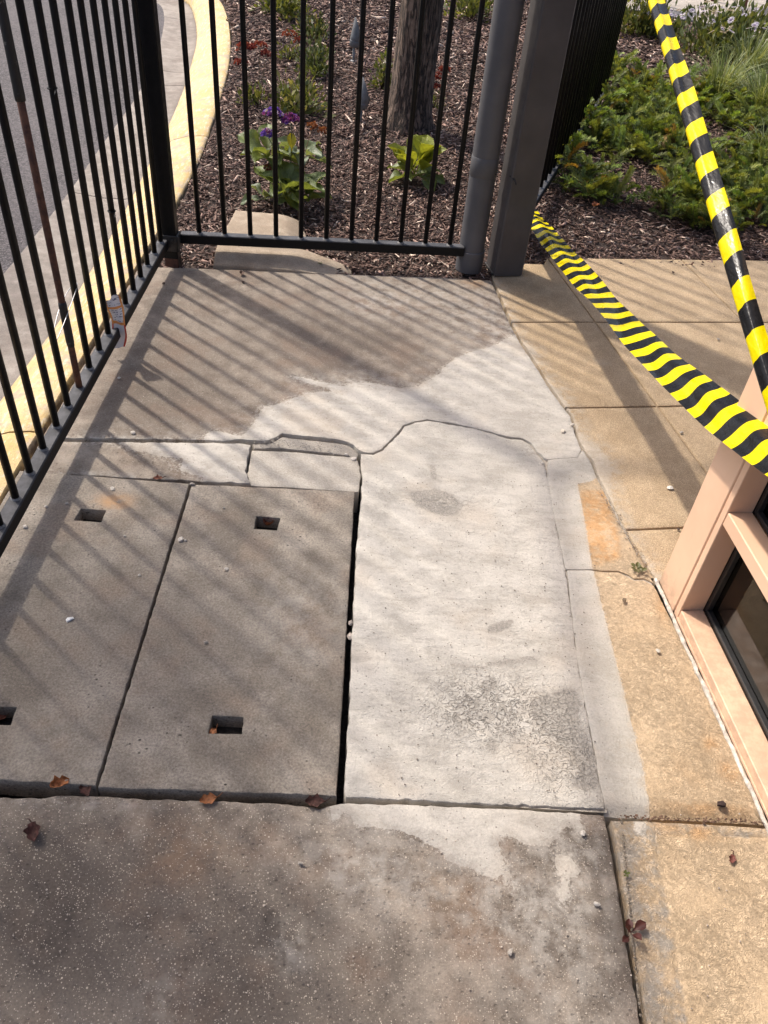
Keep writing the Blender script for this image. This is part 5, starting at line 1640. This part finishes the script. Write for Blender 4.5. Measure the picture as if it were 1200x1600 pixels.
def stone(px, py, size, col, label, name='stone_crumb', flat=.5, z=.005, seed=0):
    size *= .8
    V, F = stone_mesh(seed + int(px) + int(py), flat); p = G(px, py, z)
    me = mesh(name, V * size, F, False, col=np.tile(np.array(col), (12, 1)))
    o = link(name, me, M['stone']); o.location = (p[0], p[1], z + size * flat * .35); o.rotation_euler = (0, 0, (px * .37) % 6)
    return tag(o, label, 'stone')
W_ = (.46, .42, .37); GR = (.33, .295, .255); BK = (.075, .050, .040)
stone(40, 824, .010, W_, 'pale crumb nearest the fence rail on the left pit cover')
stone(176, 764, .013, (.45, .41, .36), 'flat grey chip above the orange stain on the left pit cover', flat=.25)
stone(72, 792, .008, (.40, .36, .31), 'small chip left of the upper lifting hole on the left pit cover', flat=.3)
stone(105, 787, .008, W_, 'small pale crumb just above left of the upper lifting hole', flat=.4)
stone(218, 899, .007, W_, 'white crumb near the joint side of the left pit cover', flat=.6)
stone(195, 838, .006, W_, 'white crumb below right of the left cover\'s upper hole', flat=.6)
stone(109, 968, .012, (.75, .74, .72), 'white oval pebble in the middle of the left pit cover', 'white_pebble', .35)
stone(282, 843, .011, W_, 'largest white crumb at the left edge of the right pit cover', flat=.7)
stone(290, 845, .006, W_, 'small white crumb touching the largest one on the right cover', flat=.7)
stone(354, 890, .007, W_, 'white crumb left of centre high on the right pit cover', flat=.7)
stone(350, 794, .006, W_, 'white crumb left of the upper lifting hole of the right cover', flat=.6)
stone(322, 1004, .007, GR, 'grey crumb in the middle left of the right pit cover', flat=.7)
stone(1047, 762, .013, (.62, .57, .50), 'white flat pebble on the sand coloured tile beside the window frame', 'white_pebble', .35)
stone(1065, 676, .011, GR, 'grey flat stone on the tile under the lower barrier tape', flat=.3)
stone(1122, 530, .011, GR, 'grey stone on the shaded tile right of the lower barrier tape', flat=.3)
stone(1028, 1017, .008, (.55, .50, .42), 'pale crumb on the swirled strip beside the window sill', flat=.5)
stone(932, 1413, .009, W_, 'white pebble on the near slab left of the joint, below the cement drips', flat=.6)
stone(912, 1303, .008, W_, 'white pebble at the end of the cement smear on the near slab', flat=.6)
stone(797, 1488, .010, GR, 'grey stone low in the middle right of the near slab', flat=.5)
stone(470, 1349, .008, GR, 'grey pebble below the right pit cover on the near slab')
stone(208, 676, .010, W_, 'pale chip just above the cement filled joint near the fence', flat=.4)
stone(186, 591, .009, W_, 'pale chip on the upper slab close to the wrapper', flat=.4)
stone(380, 441, .010, BK, 'dark bark crumb in the middle of the upper slab\'s far edge', 'bark_crumb')
stone(256, 443, .010, BK, 'dark bark crumb at the far left corner of the upper slab', 'bark_crumb')
stone(1052, 426, .010, BK, 'dark bark crumb at the far edge of the sand coloured tiles', 'bark_crumb')
stone(1128, 1258, .012, (.045, .03, .027), 'dark stone on the orange lip of the swirled strip', flat=.5)
stone(1060, 827, .007, BK, 'dark crumb on the tile joint next to the window jamb', 'bark_crumb')
stone(975, 938, .009, (.2, .15, .1), 'brown crumb below the hairline crack on the swirled strip', 'bark_crumb')
stone(541, 711, .011, (.5, .455, .4), 'mortar lump at the right end of the broken groove', 'mortar_lump', .5, -.005)
stone(553, 718, .013, (.52, .47, .41), 'larger mortar lump where the crack meets the white slab', 'mortar_lump', .4, -.006)
stone(845, 727, .017, (.58, .53, .46), 'pale mortar lump at the right end of the long crack', 'mortar_lump', .6, -.006)
stone(880, 674, .014, (.52, .46, .38), 'mortar lump on the boundary between white patch and tiles', 'mortar_lump', .4)
stone(894, 664, .011, (.5, .45, .38), 'smaller mortar lump at the tile joint end', 'mortar_lump', .4)
stone(300, 757, .012, (.33, .29, .25), 'mortar lump at the top corner between the two pit covers', 'mortar_lump', .5)
stone(547, 975, .011, (.42, .36, .31), 'mortar lump bridging the black gap, the upper of two', 'mortar_lump', .6, -.006)
stone(549, 996, .013, (.42, .36, .31), 'mortar lump bridging the black gap, the lower of two', 'mortar_lump', .6, -.008)
stone(150, 1187, .016, (.34, .31, .28), 'grey mortar lump in the gap near the front of the left cover', 'mortar_lump', .45, -.004)

# fine grit, too small to count
r = np.random.default_rng(99); Vg, Fg, Cg = [], [], []
def grit(px, py, s, col):
    p = G(px, py); V, F = stone_mesh(int(r.integers(40)))
    b = sum(len(v) for v in Vg)
    Vg.append(V * s + np.array([p[0], p[1], .003])); Fg.extend([tuple(i + b for i in f) for f in F]); Cg.append(np.tile(np.array(col) * r.uniform(.6, 1.3), (12, 1)))
for k in range(260):
    grit(r.uniform(570, 930), r.uniform(740, 1255), r.uniform(.0008, .0022), (.2, .17, .14))
for k in range(200):
    grit(r.uniform(20, 1190), r.uniform(1270, 1590), r.uniform(.0008, .0022), (.42, .36, .3))
for k in range(120):
    grit(r.uniform(260, 800), r.uniform(440, 660), r.uniform(.0008, .002), (.3, .25, .2))
for k in range(160):     # crumbs in the crack and the joint
    t = r.random(); grit(1000 + t * 20 - 50 * t, 1590 - 310 * t, r.uniform(.001, .003), (.25, .21, .16))
for k in range(150):
    t = r.random(); grit(958 + 240 * t + r.normal(0, 2), 1277 + 9 * t + r.normal(0, 2), r.uniform(.001, .0035), (.13, .08, .055))
for k in range(170):
    t = r.random(); grit(395 + 150 * t, 690 + 14 * t + r.normal(0, 4), r.uniform(.0008, .0028), (.33, .3, .26))
for k in range(90):
    t = r.random(); grit(935 + 80 * t + r.normal(0, 4), 760 + 140 * t + r.normal(0, 4), r.uniform(.001, .003), (.3, .25, .2))
g = link('loose_grit', mesh('loose_grit', np.concatenate(Vg), Fg, False, col=np.concatenate(Cg)), M['stone'])
tag(g, 'fine loose grit scattered over the slabs and along the joints', 'grit', kind='stuff')

# weeds in the joints
def weed(px, py, n, L, cols, label, seed, pit=(.3, 1.2)):
    p = G(px, py); r = np.random.default_rng(seed)
    root = empty('weed_seedling', (p[0], p[1], 0)); tag(root, label, 'weed', 'weeds in the joints')
    me = leaf_mesh('leaf', L, L * .5, cols, .1, .3, .4, 7, 5, .3, seed)
    for i in range(n):
        place_leaf(me, root, (p[0] + r.normal(0, L * .15), p[1] + r.normal(0, L * .15), .004), i * 2.4 + .5, r.uniform(*pit), r.uniform(.7, 1.2))
weed(983, 1462, 5, .030, ((.085, .03, .025), (.11, .04, .035)), 'small dark red weed seedling in the joint at the lower right', 1)
weed(976, 1368, 6, .010, ((.12, .15, .04), (.16, .19, .05)), 'tiny green weed in the joint above the dark red seedling', 2)
weed(995, 893, 9, .022, ((.16, .15, .07), (.13, .14, .05)), 'green weed tuft in the crack beside the window jamb', 3, (.1, .9))
weed(500, 415, 5, .034, ((.25, .28, .15), (.30, .33, .18)), 'pale green seedling on the edging block below the fence rail', 4, (.1, .8))
